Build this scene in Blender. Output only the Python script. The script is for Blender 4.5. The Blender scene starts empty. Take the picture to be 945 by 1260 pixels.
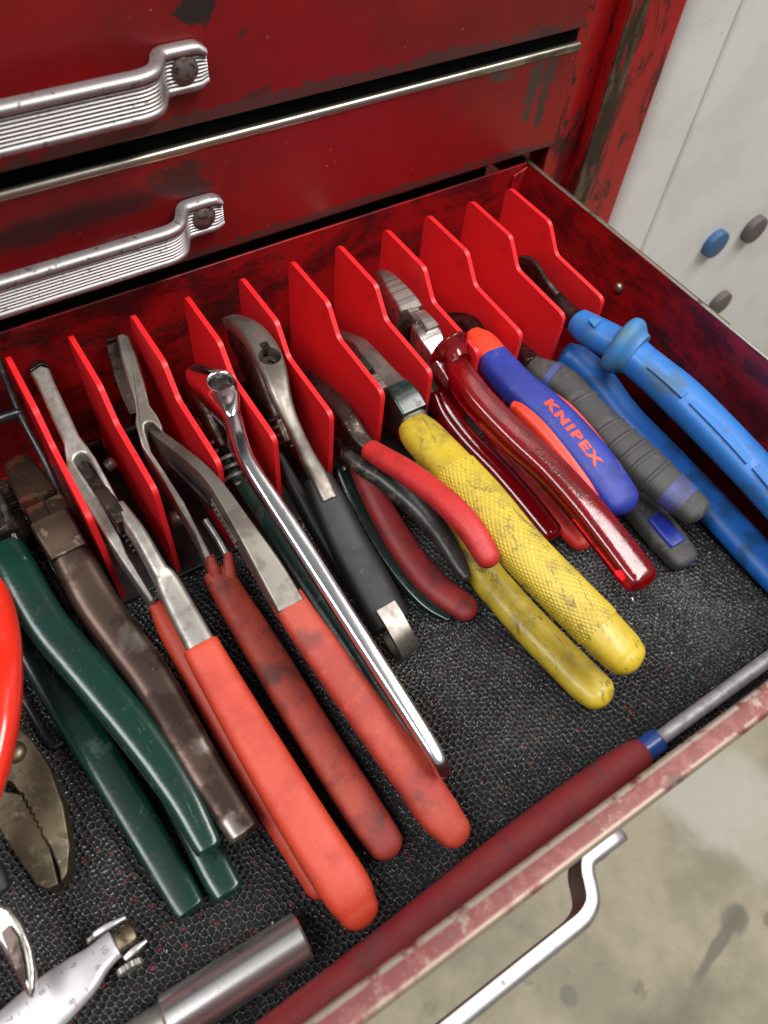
import bpy, bmesh, math, random
import numpy as np
from mathutils import Matrix, Vector
random.seed(7); np.random.seed(7)
S = 0.001                                    # every length below is in millimetres
scene = bpy.context.scene
coll = scene.collection

# ------------------------------------------------------------------ camera
cam_d = bpy.data.cameras.new('camera'); cam = bpy.data.objects.new('camera', cam_d); coll.objects.link(cam)
Rm = Matrix(((0.8373906, 0.4103815, -0.3610596), (-0.5416422, 0.7117994, -0.4471748), (0.0734898, 0.5700251, 0.8183341)))
cam.matrix_world = Matrix.Translation(Vector((-12.167, -257.361, 301.198)) * S) @ Rm.to_4x4()
cam_d.sensor_fit = 'VERTICAL'; cam_d.sensor_height = 36.0; cam_d.lens = 961.29 / 1260 * 36
cam_d.clip_start = 0.01; cam_d.clip_end = 50
cam_d.dof.use_dof = True; cam_d.dof.focus_distance = 0.335; cam_d.dof.aperture_fstop = 13.0
scene.camera = cam

# ------------------------------------------------------------------ light: workshop ceiling lamps
world = bpy.data.worlds.new('World'); scene.world = world; world.use_nodes = True
bg = world.node_tree.nodes['Background']; bg.inputs[0].default_value = (0.95, 0.97, 1.0, 1); bg.inputs[1].default_value = 0.23
def area(name, loc, target, sx, sy, power, col):
    d = bpy.data.lights.new(name, 'AREA'); d.shape = 'RECTANGLE'; d.size = sx; d.size_y = sy; d.energy = power; d.color = col
    o = bpy.data.objects.new(name, d); coll.objects.link(o); o.location = loc
    o.rotation_euler = (Vector(target) - Vector(loc)).to_track_quat('-Z', 'Y').to_euler()
    return o
area('ceiling_lamp', (0.95, -0.75, 1.9), (0.1, -0.1, 0), 1.6, 0.6, 44, (1.0, 0.975, 0.94))
area('ceiling_lamp', (-0.9, -0.35, 2.1), (0.1, -0.1, 0), 1.5, 0.6, 34, (0.97, 0.98, 1.0))
scene.view_settings.view_transform = 'Standard'; scene.view_settings.look = 'None'
scene.view_settings.exposure = 0.16; scene.view_settings.gamma = 1.0

# ------------------------------------------------------------------ material helper
def rgb(r, g, b):
    f = lambda c: (c / 255) / 12.92 if c <= 10 else (((c / 255) + 0.055) / 1.055) ** 2.4
    return (f(r), f(g), f(b), 1)
def M(name, base, rough=0.5, metal=0.0, layers=(), bump=(), coat=0.0, trans=0.0, ior=1.5, spec=0.5, aniso=0.0):
    m = bpy.data.materials.new(name); m.use_nodes = True; nt = m.node_tree; N = nt.nodes; L = nt.links
    b = N['Principled BSDF']
    tc = N.new('ShaderNodeTexCoord'); mp = N.new('ShaderNodeMapping'); mp.inputs['Scale'].default_value = (1000, 1000, 1000)
    L.new(tc.outputs['Object'], mp.inputs[0]); co = mp.outputs[0]
    def tex(k):
        v = co
        if k.get('stretch') or k.get('rot'):
            q = N.new('ShaderNodeMapping'); q.vector_type = 'POINT'
            q.inputs['Scale'].default_value = k.get('stretch', (1, 1, 1)); q.inputs['Rotation'].default_value = k.get('rot', (0, 0, 0))
            L.new(v, q.inputs[0]); v = q.outputs[0]
        kind = k.get('kind', 'noise')
        if kind == 'noise':
            t = N.new('ShaderNodeTexNoise'); t.inputs['Scale'].default_value = k['scale']; t.inputs['Detail'].default_value = k.get('detail', 6)
            t.inputs['Roughness'].default_value = k.get('tr', 0.6); t.inputs['Distortion'].default_value = k.get('dist', 0.0)
            if 'seed' in k: t.noise_dimensions = '4D'; t.inputs['W'].default_value = k['seed']
            L.new(v, t.inputs['Vector'])
            g = N.new('ShaderNodeMath'); g.operation = 'MULTIPLY_ADD'; g.inputs[1].default_value = 1.5; g.inputs[2].default_value = -0.25; L.new(t.outputs['Fac'], g.inputs[0]); return g.outputs[0]
        if kind == 'blob':                                   # a single stain: distance from its centre, in units of its size, with a ragged rim
            q = N.new('ShaderNodeMapping'); q.vector_type = 'TEXTURE'; q.inputs['Location'].default_value = k['at']; q.inputs['Rotation'].default_value = (0, 0, k.get('ang', 0)); q.inputs['Scale'].default_value = k['size']
            t = N.new('ShaderNodeTexNoise'); t.inputs['Scale'].default_value = k.get('scale', 0.03); t.inputs['Detail'].default_value = 5; L.new(co, t.inputs['Vector'])
            L.new(co, q.inputs[0]); l = N.new('ShaderNodeVectorMath'); l.operation = 'LENGTH'; L.new(q.outputs[0], l.inputs[0])
            g = N.new('ShaderNodeMath'); g.operation = 'MULTIPLY_ADD'; g.inputs[1].default_value = k.get('rag', 1.2); L.new(t.outputs['Fac'], g.inputs[0]); L.new(l.outputs['Value'], g.inputs[2]); return g.outputs[0]
        if kind == 'voronoi':
            t = N.new('ShaderNodeTexVoronoi'); t.inputs['Scale'].default_value = k['scale']; t.feature = k.get('feature', 'F1')
            L.new(v, t.inputs['Vector']); return t.outputs['Distance']
        if kind == 'wave':
            t = N.new('ShaderNodeTexWave'); t.inputs['Scale'].default_value = k['scale']; t.inputs['Distortion'].default_value = k.get('dist', 0)
            t.bands_direction = k.get('dir', 'X'); L.new(v, t.inputs['Vector']); return t.outputs['Fac']
        if kind == 'band':                                   # ramp along one axis of the object, in mm
            s = N.new('ShaderNodeSeparateXYZ'); L.new(v, s.inputs[0]); return s.outputs[k.get('axis', 2)]
    def rng(sock, lo, hi):
        r = N.new('ShaderNodeMapRange'); r.interpolation_type = 'SMOOTHSTEP'
        r.inputs['From Min'].default_value = lo; r.inputs['From Max'].default_value = hi
        L.new(sock, r.inputs['Value']); return r.outputs[0]
    def mul(a, bb):
        q = N.new('ShaderNodeMath'); q.operation = 'MULTIPLY'; L.new(a, q.inputs[0])
        if isinstance(bb, float): q.inputs[1].default_value = bb
        else: L.new(bb, q.inputs[1])
        return q.outputs[0]
    cs = None; rs = None; ms = None
    def val(x): n = N.new('ShaderNodeValue'); n.outputs[0].default_value = x; return n.outputs[0]
    c = N.new('ShaderNodeRGB'); c.outputs[0].default_value = base; cs = c.outputs[0]; rs = val(rough); ms = val(metal)
    for k in layers:
        f = rng(tex(k), k['lo'], k['hi'])
        for kk in k.get('and', ()): f = mul(f, rng(tex(kk), kk['lo'], kk['hi']))
        if 'amt' in k: f = mul(f, float(k['amt']))
        if 'color' in k:
            x = N.new('ShaderNodeMix'); x.data_type = 'RGBA'; L.new(f, x.inputs[0]); L.new(cs, x.inputs[6]); x.inputs[7].default_value = k['color']; cs = x.outputs[2]
        for key in ('rough', 'metal'):
            if key in k:
                x = N.new('ShaderNodeMix'); x.data_type = 'FLOAT'; L.new(f, x.inputs[0]); L.new(rs if key == 'rough' else ms, x.inputs[2]); x.inputs[3].default_value = k[key]
                if key == 'rough': rs = x.outputs[0]
                else: ms = x.outputs[0]
    L.new(cs, b.inputs['Base Color']); L.new(rs, b.inputs['Roughness']); L.new(ms, b.inputs['Metallic'])
    b.inputs['Coat Weight'].default_value = coat; b.inputs['Coat Roughness'].default_value = 0.12
    b.inputs['Transmission Weight'].default_value = trans; b.inputs['IOR'].default_value = ior
    b.inputs['Specular IOR Level'].default_value = spec; b.inputs['Anisotropic'].default_value = aniso
    prev = None
    for k in bump:
        bp = N.new('ShaderNodeBump'); bp.inputs['Strength'].default_value = k.get('strength', 0.3); bp.inputs['Distance'].default_value = k.get('dist_mm', 0.2) * S
        f = tex(k)
        if 'lo' in k: f = rng(f, k['lo'], k['hi'])
        L.new(f, bp.inputs['Height'])
        if prev: L.new(prev, bp.inputs['Normal'])
        prev = bp.outputs[0]
    if prev: L.new(prev, b.inputs['Normal'])
    return m

# ------------------------------------------------------------------ mesh helpers (verts in mm, world space)
ORG = {}
def link(o, parent=None):
    coll.objects.link(o)
    if parent: o.parent = parent
def thing(name, label, cat, loc, group=None):
    o = bpy.data.objects.new(name, None); link(o); o.empty_display_size = 0.02
    o.location = Vector(loc) * S; ORG[o] = Vector(loc); o['label'] = label; o['category'] = cat
    if group: o['group'] = group
    return o
def tag(o, label, cat, group=None):
    o['label'] = label; o['category'] = cat
    if group: o['group'] = group
    return o
def mobj(name, verts, faces, mat, parent=None, loc=None, angle=35, bevel=0, bseg=2, kind=None, smooth=True):
    me = bpy.data.meshes.new(name)
    org = ORG[parent] if parent else Vector(loc if loc else (0, 0, 0))
    me.from_pydata([((v[0] - org[0]) * S, (v[1] - org[1]) * S, (v[2] - org[2]) * S) for v in verts], [], faces)
    bm = bmesh.new(); bm.from_mesh(me); bmesh.ops.recalc_face_normals(bm, faces=bm.faces); bm.to_mesh(me); bm.free()
    if smooth:
        me.shade_smooth(); me.set_sharp_from_angle(angle=math.radians(angle))
    o = bpy.data.objects.new(name, me); link(o, parent); ORG[o] = org
    if not parent: o.location = org * S
    if mat: me.materials.append(mat)
    if bevel:
        b = o.modifiers.new('bevel', 'BEVEL'); b.width = bevel * S; b.segments = bseg; b.limit_method = 'ANGLE'; b.angle_limit = math.radians(30); b.harden_normals = False
        me.shade_smooth() if smooth else None
    if kind: o['kind'] = kind
    return o
def boxdata(a, b):
    x0, y0, z0 = a; x1, y1, z1 = b
    v = [(x0,y0,z0),(x1,y0,z0),(x1,y1,z0),(x0,y1,z0),(x0,y0,z1),(x1,y0,z1),(x1,y1,z1),(x0,y1,z1)]
    return v, [(0,3,2,1),(4,5,6,7),(0,1,5,4),(1,2,6,5),(2,3,7,6),(3,0,4,7)]
def join(*vf):
    V, F = [], []
    for v, f in vf:
        k = len(V); V += list(v); F += [tuple(i + k for i in q) for q in f]
    return V, F
def box(name, a, b, mat, parent=None, bevel=0.4, **kw): return mobj(name, *boxdata(a, b), mat, parent, bevel=bevel, **kw)
def dn(q): return (q[0], q[1], q[2] - q[4], q[3], q[4])      # the point given is on top of the bar: lower its centre
def catmull(pts, res):
    P = np.array(pts, float); n = len(P)
    if n == 2: return np.array([P[0] + (P[1] - P[0]) * t for t in np.linspace(0, 1, res + 1)])
    Q = np.vstack([2 * P[0] - P[1], P, 2 * P[-1] - P[-2]]); out = []
    for i in range(n - 1):
        p0, p1, p2, p3 = Q[i:i + 4]
        for t in np.linspace(0, 1, res, endpoint=False):
            out.append(0.5 * (2 * p1 + (p2 - p0) * t + (2 * p0 - 5 * p1 + 4 * p2 - p3) * t * t + (3 * p1 - p0 - 3 * p2 + p3) * t ** 3))
    out.append(P[-1]); return np.array(out)
def sweepdata(pts, n=20, exp=2.0, res=6, cap0=0.0, cap1=1.0, up=(0, 0, 1), roll=0.0, square=None):
    """pts: (x, y, z, half width, half height); caps: 0 flat, 1 a half-round end (as a fraction of the width)"""
    if exp >= 5: n = 20
    C = catmull(pts, res); up = np.array(up, float)
    T = np.gradient(C[:, :3], axis=0); T /= np.linalg.norm(T, axis=1)[:, None]
    rings = []
    def ring(c, t, a, b):
        l = np.cross(t, up); l /= np.linalg.norm(l); w = np.cross(l, t)
        if roll: l, w = l * math.cos(roll) + w * math.sin(roll), w * math.cos(roll) - l * math.sin(roll)
        r = []
        if exp >= 5:                                           # a flat bar with rounded arrises
            rr = min(0.28 * min(a, b), 1.3)
            for qx, qy, t0 in ((1, 1, 0), (-1, 1, 90), (-1, -1, 180), (1, -1, 270)):
                for k in range(5):
                    th = math.radians(t0 + 22.5 * k); r.append(c + l * (qx * (a - rr) + rr * math.cos(th)) + w * (qy * (b - rr) + rr * math.sin(th)))
            return r
        for k in range(n):
            th = 2 * math.pi * (k + 0.5) / n; cx, sx = math.cos(th), math.sin(th)
            e = 2.0 / exp
            u = math.copysign(abs(cx) ** e, cx) * a; v = math.copysign(abs(sx) ** e, sx) * b
            r.append(c + l * u + w * v)
        return r
    def cap(c, t, a, b, k, sgn):
        out = []
        d = k * min(a, b * 1.6)
        for s in (0.985, 0.93, 0.8, 0.6, 0.33, 0.1):
            out.append(ring(c + sgn * t * d * math.sqrt(1 - s * s), t, a * s, b * s))
        return out
    body = [ring(C[i, :3], T[i], C[i, 3], C[i, 4]) for i in range(len(C))]
    if cap0: rings += cap(C[0, :3], T[0], C[0, 3], C[0, 4], cap0, -1)[::-1]
    rings += body
    if cap1: rings += cap(C[-1, :3], T[-1], C[-1, 3], C[-1, 4], cap1, 1)
    V = [tuple(v) for r in rings for v in r]; F = []
    for i in range(len(rings) - 1):
        for k in range(n):
            a, b = i * n + k, i * n + (k + 1) % n; F.append((a, b, b + n, a + n))
    F.append(tuple(range(n - 1, -1, -1))); F.append(tuple(range(len(V) - n, len(V))))
    return V, F
def sweep(name, pts, mat, parent=None, bevel=0, angle=40, loc=None, **kw):
    o = mobj(name, *sweepdata(pts, **kw), mat, parent, angle=angle, bevel=bevel, loc=loc)
    if kw.get('exp', 2) >= 5: wn = o.modifiers.new('normals', 'WEIGHTED_NORMAL'); wn.keep_sharp = True; wn.weight = 100
    return o
def rod(name, pts, r, mat, parent, n=12, res=6, cap=1.0): return sweep(name, [(*q, r, r) for q in pts], mat, parent, n=n, res=res, cap0=cap, cap1=cap)
def platedata(outline, x0, x1):
    """outline in (y, z), extruded along x from x0 to x1; holes are not needed"""
    n = len(outline)
    if callable(x0): V = [(x0(y, z), y, z) for y, z in outline] + [(x1(y, z), y, z) for y, z in outline]
    else: V = [(x0, y, z) for y, z in outline] + [(x1, y, z) for y, z in outline]
    F = [tuple(range(n)), tuple(range(2 * n - 1, n - 1, -1))] + [(i, i + n, (i + 1) % n + n, (i + 1) % n) for i in range(n)]
    return V, F
def plate(name, outline, x0, x1, mat, parent, bevel=0.8, bseg=3, **kw): return mobj(name, *platedata(outline, x0, x1), mat, parent, bevel=bevel, bseg=bseg, **kw)
def slabdata(pts, nrm, th):
    """a flat polygon given by 3D points, thickened by th along nrm"""
    nrm = np.array(nrm, float); nrm /= np.linalg.norm(nrm); n = len(pts)
    V = [tuple(np.array(q, float)) for q in pts] + [tuple(np.array(q, float) + nrm * th) for q in pts]
    F = [tuple(range(n)), tuple(range(2 * n - 1, n - 1, -1))] + [(i, i + n, (i + 1) % n + n, (i + 1) % n) for i in range(n)]
    return V, F
def slab(name, pts, nrm, th, mat, parent=None, bevel=0.8, bseg=3, **kw): return mobj(name, *slabdata(pts, nrm, th), mat, parent, bevel=bevel, bseg=bseg, **kw)
def cyldata(c, axis, prof, n=32):
    """lathe: prof = [(distance along axis, radius)]"""
    ax = np.array(axis, float); ax /= np.linalg.norm(ax); h = np.array((0, 0, 1.0)) if abs(ax[2]) < 0.9 else np.array((1.0, 0, 0))
    u = np.cross(ax, h); u /= np.linalg.norm(u); w = np.cross(ax, u); c = np.array(c, float); V = []
    for d, r in prof:
        for k in range(n):
            t = 2 * math.pi * k / n; V.append(tuple(c + ax * d + (u * math.cos(t) + w * math.sin(t)) * max(r, 0.01)))
    F = []
    for i in range(len(prof) - 1):
        for k in range(n):
            a, b = i * n + k, i * n + (k + 1) % n; F.append((a, b, b + n, a + n))
    F.append(tuple(range(n - 1, -1, -1))); F.append(tuple(range(len(V) - n, len(V)))); return V, F
def lathe(name, c, axis, prof, mat, parent=None, n=32, **kw): return mobj(name, *cyldata(c, axis, prof, n), mat, parent, **kw)
def ring(name, c, axis, prof, mat, parent, n=32):
    V, F = cyldata(c, axis, prof + prof[:1], n)
    return mobj(name, V, F[:-2], mat, parent)
def coil(name, a, b, R, r, turns, mat, parent):
    a = np.array(a, float); b = np.array(b, float); ax = (b - a); ln = np.linalg.norm(ax); ax /= ln
    u = np.cross(ax, (1, 0.2, 0.1)); u /= np.linalg.norm(u); w = np.cross(ax, u); pts = []
    for i in range(int(turns * 12) + 1):
        t = i / (turns * 12); th = 2 * math.pi * turns * t; pts.append((*(a + ax * ln * t + (u * math.cos(th) + w * math.sin(th)) * R), r, r))
    return sweep(name, pts, mat, parent, n=8, res=1, cap0=1, cap1=1)


# ------------------------------------------------------------------ materials of the place
GRIME = rgb(36, 26, 25)
paint_face = M('red_enamel', rgb(138, 15, 18), 0.40, 0, [
    dict(scale=0.016, lo=0.35, hi=0.75, color=rgb(114, 12, 16), rough=0.46),
    dict(scale=0.012, lo=0.55, hi=0.85, seed=6.1, detail=7, color=rgb(66, 14, 15), rough=0.5, stretch=(0.7, 1, 1.3), amt=0.35),
    dict(scale=0.03, lo=0.68, hi=0.76, tr=0.75, detail=9, dist=0.6, color=rgb(52, 38, 34), rough=0.45, stretch=(0.6, 1, 1.4), amt=0.75),
    dict(scale=0.16, lo=0.77, hi=0.81, detail=8, color=rgb(70, 62, 56), rough=0.4, metal=0.4),
    dict(scale=0.09, lo=0.70, hi=0.74, detail=10, tr=0.8, seed=3.7, rot=(0, 0.5, 0), stretch=(0.12, 1, 6), color=rgb(158, 70, 66), rough=0.5, amt=0.35),
    dict(scale=0.09, lo=0.70, hi=0.74, detail=10, tr=0.8, seed=8.7, rot=(0, -0.9, 0), stretch=(0.12, 1, 6), color=rgb(62, 20, 20), rough=0.5, amt=0.6),
    dict(scale=0.45, lo=0.80, hi=0.83, detail=4, color=rgb(150, 122, 114), rough=0.4, amt=0.6),
    dict(kind='blob', at=(262, -188, 743), size=(5, 40, 20), lo=2.25, hi=1.95, scale=0.13, rag=2.6, color=rgb(74, 64, 58), rough=0.4, metal=0.3, amt=0.9),
    dict(kind='blob', at=(271, -188, 738), size=(4, 40, 26), lo=2.25, hi=1.95, scale=0.13, rag=2.6, color=rgb(70, 60, 54), rough=0.4, metal=0.3, amt=0.9),
    dict(kind='blob', at=(240, -188, 749), size=(8, 40, 5), lo=2.25, hi=1.95, scale=0.1, rag=2.6, color=rgb(78, 66, 60), rough=0.4, metal=0.3, amt=0.8),
    dict(kind='blob', at=(38, -188, 737), size=(40, 40, 7), lo=1.8, hi=1.0, scale=0.05, rag=1.3, color=rgb(38, 30, 28), rough=0.5, amt=0.8),
    dict(kind='blob', at=(150, -188, 706), size=(160, 40, 2.6), lo=2.3, hi=2.05, scale=0.2, rag=2.6, color=rgb(60, 44, 40), rough=0.45, amt=0.8),
    dict(kind='blob', at=(84, -188, 740), size=(16, 40, 9), lo=2.2, hi=1.7, scale=0.16, rag=2.4, color=rgb(46, 32, 30), rough=0.5, amt=0.8),
    dict(kind='blob', at=(96, -188, 799), size=(9, 40, 5), lo=2.3, hi=2.05, scale=0.14, rag=2.8, color=rgb(40, 32, 30), rough=0.5),
    dict(kind='blob', at=(120, -188, 763), size=(170, 40, 3.0), lo=2.3, hi=2.05, scale=0.2, rag=2.6, color=rgb(66, 48, 44), rough=0.45, amt=0.8)],
    bump=[dict(scale=0.06, strength=0.10, dist_mm=0.4), dict(scale=0.9, strength=0.10, dist_mm=0.1)], coat=0.08)
paint_tray = M('grimy_red_enamel', rgb(148, 15, 19), 0.38, 0, [
    dict(scale=0.04, lo=0.36, hi=0.66, tr=0.72, detail=9, dist=0.4, color=rgb(78, 9, 12), rough=0.45, stretch=(0.7, 0.7, 1.3)),
    dict(scale=0.045, lo=0.60, hi=0.76, tr=0.72, detail=9, seed=3.1, dist=0.5, color=GRIME, rough=0.5, stretch=(0.55, 0.55, 1.2)),
    dict(scale=0.35, lo=0.66, hi=0.72, detail=6, color=GRIME, rough=0.5, amt=0.8)],
    bump=[dict(scale=0.1, strength=0.15, dist_mm=0.4)], coat=0.15)
paint_post = M('scuffed_red_enamel', rgb(160, 18, 22), 0.34, 0, [
    dict(scale=0.06, lo=0.50, hi=0.62, tr=0.72, detail=9, dist=0.7, color=rgb(96, 14, 18), rough=0.42, stretch=(1, 1, 0.35)),
    dict(scale=0.10, lo=0.60, hi=0.65, tr=0.75, detail=9, dist=0.8, color=rgb(44, 30, 26), rough=0.5, stretch=(1, 1, 0.5))],
    bump=[dict(scale=0.08, strength=0.2, dist_mm=0.6)], coat=0.2)
bare = M('worn_bare_steel', rgb(112, 98, 78), 0.45, 0.55, [
    dict(scale=0.08, lo=0.42, hi=0.62, detail=8, tr=0.7, color=rgb(66, 52, 40), rough=0.6, stretch=(1, 1, 0.3)),
    dict(scale=0.12, lo=0.60, hi=0.66, detail=8, seed=2.2, color=rgb(120, 20, 22), rough=0.4, metal=0, stretch=(1, 1, 0.3))])
trim_m = M('brushed_aluminium_trim', rgb(180, 172, 158), 0.36, 1.0, [
    dict(scale=0.12, lo=0.55, hi=0.7, detail=8, color=rgb(120, 108, 92), rough=0.45, stretch=(0.3, 1, 1))])
lip_m = M('worn_pink_lip', rgb(112, 52, 50), 0.46, 0.2, [
    dict(scale=0.22, lo=0.46, hi=0.66, detail=7, tr=0.7, color=rgb(128, 74, 71), rough=0.45),
    dict(scale=0.12, lo=0.58, hi=0.72, detail=9, tr=0.75, seed=1.3, color=rgb(136, 120, 108), rough=0.42, metal=0.5),
    dict(scale=0.07, lo=0.66, hi=0.74, detail=9, seed=5.0, color=rgb(86, 72, 64), rough=0.5, metal=0.3),
    dict(kind='band', axis=1, lo=-452.6, hi=-451.4, color=rgb(176, 164, 148), rough=0.38, metal=0.5, **{'and': [dict(scale=0.15, lo=0.30, hi=0.5, detail=8)]}),
    dict(kind='band', axis=1, lo=-456.2, hi=-457.3, color=rgb(150, 134, 118), rough=0.4, metal=0.5, **{'and': [dict(scale=0.15, lo=0.30, hi=0.5, detail=8, seed=2.0)]}),
    dict(kind='band', axis=2, lo=693.6, hi=692.0, color=rgb(84, 72, 62), rough=0.5, metal=0.4)],
    bump=[dict(scale=1.2, strength=0.1, dist_mm=0.1)])
alu = M('cast_aluminium', rgb(180, 176, 176), 0.50, 1.0, [
    dict(scale=0.08, lo=0.5, hi=0.72, detail=8, tr=0.7, color=rgb(170, 162, 158), rough=0.42),
    dict(scale=0.3, lo=0.66, hi=0.74, detail=5, color=rgb(105, 95, 90), rough=0.5, amt=0.8)],
    bump=[dict(scale=1.5, strength=0.05, dist_mm=0.05)])
rivet_m = M('dull_rivet_steel', rgb(120, 108, 102), 0.45, 0.6, [dict(scale=0.4, lo=0.45, hi=0.7, color=rgb(70, 56, 52), rough=0.5)])
black_void = M('cabinet_inside_shade', rgb(6, 6, 6), 0.9, spec=0.1)  # near-black colour stands in for the shade inside the cabinet
divider_m = M('red_coated_divider', rgb(222, 33, 38), 0.38, 0, [
    dict(scale=0.05, lo=0.4, hi=0.7, color=rgb(220, 33, 38), rough=0.44),
    dict(scale=0.12, lo=0.62, hi=0.82, detail=8, color=rgb(168, 24, 28), rough=0.5, amt=0.5), dict(scale=0.3, lo=0.80, hi=0.84, detail=9, tr=0.8, stretch=(1, 0.25, 2.5), rot=(0.6, 0, 0), color=rgb(226, 88, 88), rough=0.5, amt=0.5)],
    bump=[dict(scale=0.6, strength=0.03, dist_mm=0.1)])
black_pl = M('black_plastic', rgb(34, 34, 36), 0.45, 0, [dict(scale=0.1, lo=0.5, hi=0.7, color=rgb(52, 50, 48), rough=0.55)])
liner_m = M('black_rubber_liner', rgb(52, 51, 51), 0.27, 0, [
    dict(scale=0.03, lo=0.5, hi=0.75, color=rgb(66, 64, 63), rough=0.34)], spec=0.8)
hole_shade_m = M('hole_shade_black', rgb(15, 14, 14), 0.8, 0, [dict(scale=0.3, lo=0.66, hi=0.74, detail=3, color=rgb(130, 20, 24), rough=0.5)])  # black stands in for shade in liner holes; red flecks are paint showing through
locker_m = M('light_grey_enamel', rgb(222, 220, 217), 0.42, 0, [
    dict(scale=0.02, lo=0.4, hi=0.7, color=rgb(214, 212, 208)),
    dict(scale=0.20, lo=0.82, hi=0.84, detail=3, color=rgb(140, 126, 110), amt=0.7),
    dict(scale=0.05, lo=0.80, hi=0.86, detail=8, color=rgb(194, 186, 160))], bump=[dict(scale=0.5, strength=0.04, dist_mm=0.2)])
concrete = M('stained_concrete', rgb(162, 152, 128), 0.6, 0, [
    dict(scale=0.006, lo=0.40, hi=0.66, detail=8, tr=0.65, color=rgb(134, 127, 104), rough=0.55),
    dict(scale=0.010, lo=0.60, hi=0.72, detail=7, tr=0.6, seed=4.2, color=rgb(172, 166, 148), rough=0.6, amt=0.7),
    dict(scale=0.016, lo=0.66, hi=0.80, detail=6, seed=2.7, color=rgb(98, 88, 66), rough=0.45, amt=0.8),
    dict(scale=0.045, lo=0.74, hi=0.84, detail=5, seed=1.7, color=rgb(96, 88, 72), amt=0.8),
    dict(scale=0.22, lo=0.60, hi=0.82, detail=5, seed=9.1, color=rgb(116, 108, 88), amt=0.4),
    dict(kind='blob', at=(510,-274.3,-620), size=(70, 105, 50), ang=0.5, lo=2.1, hi=1.3, scale=0.018, rag=1.9, color=rgb(186, 181, 170), rough=0.65, amt=0.8),
    dict(kind='blob', at=(546,-349.2,-620), size=(90, 60, 50), ang=0.2, lo=2.1, hi=1.2, scale=0.02, rag=1.9, color=rgb(184, 178, 164), rough=0.65, amt=0.7),
    dict(kind='blob', at=(395.5,-407.8,-620), size=(50, 7, 50), ang=0.209, lo=1.9, hi=1.4, scale=0.03, rag=1.4, color=rgb(92, 86, 70), rough=0.5, amt=0.85),
    dict(kind='blob', at=(431.6,-399.5,-620), size=(18, 15, 50), ang=0.209, lo=1.9, hi=1.3, scale=0.03, rag=1.5, color=rgb(94, 88, 72), rough=0.5, amt=0.85),
    dict(kind='blob', at=(231.5,-354.4,-620), size=(10, 9, 50), lo=1.8, hi=1.2, scale=0.05, rag=1.1, color=rgb(100, 95, 82), rough=0.5, amt=0.8),
    dict(kind='blob', at=(298.9,-428.4,-620), size=(90, 40, 50), lo=2.2, hi=1.2, scale=0.015, rag=2.0, color=rgb(96, 86, 66), rough=0.5, amt=0.8)],
    bump=[dict(scale=0.05, strength=0.3, dist_mm=2), dict(scale=0.4, strength=0.2, dist_mm=0.8)])

# ------------------------------------------------------------------ setting
fl = mobj('floor', [(-4000, -4000, -620), (4000, -4000, -620), (4000, 4000, -620), (-4000, 4000, -620)], [(0, 1, 2, 3)], concrete, kind='structure')

# white locker right of the chest
lk = thing('metal_locker', 'light grey enamelled metal locker standing behind the red tool chest', 'locker', (560, 250, -620))
def locker_frame():
    r = 16; pr = [(356, 420)] + [(356 + r - r * math.cos(a), 15 + r - r * math.sin(a)) for a in np.linspace(0, math.pi / 2, 9)] + [(402, 15), (403.2, 16.5), (403.2, 420)]
    n = len(pr); V = [(x, y, -620) for x, y in pr] + [(x, y, 900) for x, y in pr]
    F = [(i, (i + 1) % n, (i + 1) % n + n, i + n) for i in range(n)] + [tuple(range(n)), tuple(range(2 * n - 1, n - 1, -1))]
    return V, F
mobj('frame', *locker_frame(), locker_m, lk, angle=50)
box('door', (405.2, 15, -560), (780, 34, 890), locker_m, lk, bevel=2.2, bseg=4)
box('side_panel', (781, 17, -620), (790, 420, 900), locker_m, lk)
mag_blue = M('blue_magnet_plastic', rgb(58, 92, 134), 0.45); mag_grey = M('grey_magnet_plastic', rgb(92, 84, 82), 0.5)
for (x, z, m, lab) in ((488, -44, mag_blue, 'blue round magnet stuck on the light grey locker door'),
                       (533, -46, mag_grey, 'grey round magnet beside the blue one on the locker door'),
                       (541, -121, mag_grey, 'grey round magnet low on the locker door, just above the drawer edge')):
    o = lathe('round_magnet', (x, 14.9, z), (0, -1, 0), [(0, 10.8), (4.2, 11), (5.6, 10.6), (6.2, 9.4), (6.3, 0.5)], m, loc=(x, 14.9, z)); tag(o, lab, 'magnet', 'magnets on the locker door')

# ------------------------------------------------------------------ tool chest
chest = thing('tool_chest', 'worn red steel tool chest with aluminium drawer handles', 'tool chest', (0, 200, -620))
box('post', (311, 9, -600), (351, 24, 520), paint_post, chest, bevel=2.5, bseg=3)
box('post_return', (288.6, 17, -600), (310.4, 30, 520), paint_post, chest, bevel=0.8)
box('worn_edge', (309, 7.6, -600), (321, 8.8, 520), bare, chest, bevel=0.3)
box('side_panel', (347.5, 24.4, -600), (351, 420, 520), paint_post, chest)
box('back_panel', (-340, 60, -600), (288, 64, 520), black_void, chest)
box('post', (-400, 9, -600), (-341, 30, 520), paint_post, chest)
def handle_profile():
    # (outward, z) around the section of the ribbed pull: bead on top, ribs, bead below
    P = [(0.0, -8.0), (2.2, -8.0), (3.4, -7.6), (3.9, -6.6), (3.6, -5.6), (2.9, -5.2)]
    n = 7; z0, z1 = -5.0, 4.2
    for i in range(n):
        a = z0 + (z1 - z0) * i / n; w = (z1 - z0) / n
        P += [(2.4, a + 0.10 * w), (3.15, a + 0.32 * w), (3.35, a + 0.55 * w), (3.1, a + 0.8 * w), (2.4, a + 0.97 * w)]
    P += [(3.2, 4.4), (4.2, 5.0), (4.6, 6.2), (4.1, 7.4), (2.8, 8.0), (0.0, 8.0)]
    return P
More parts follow.
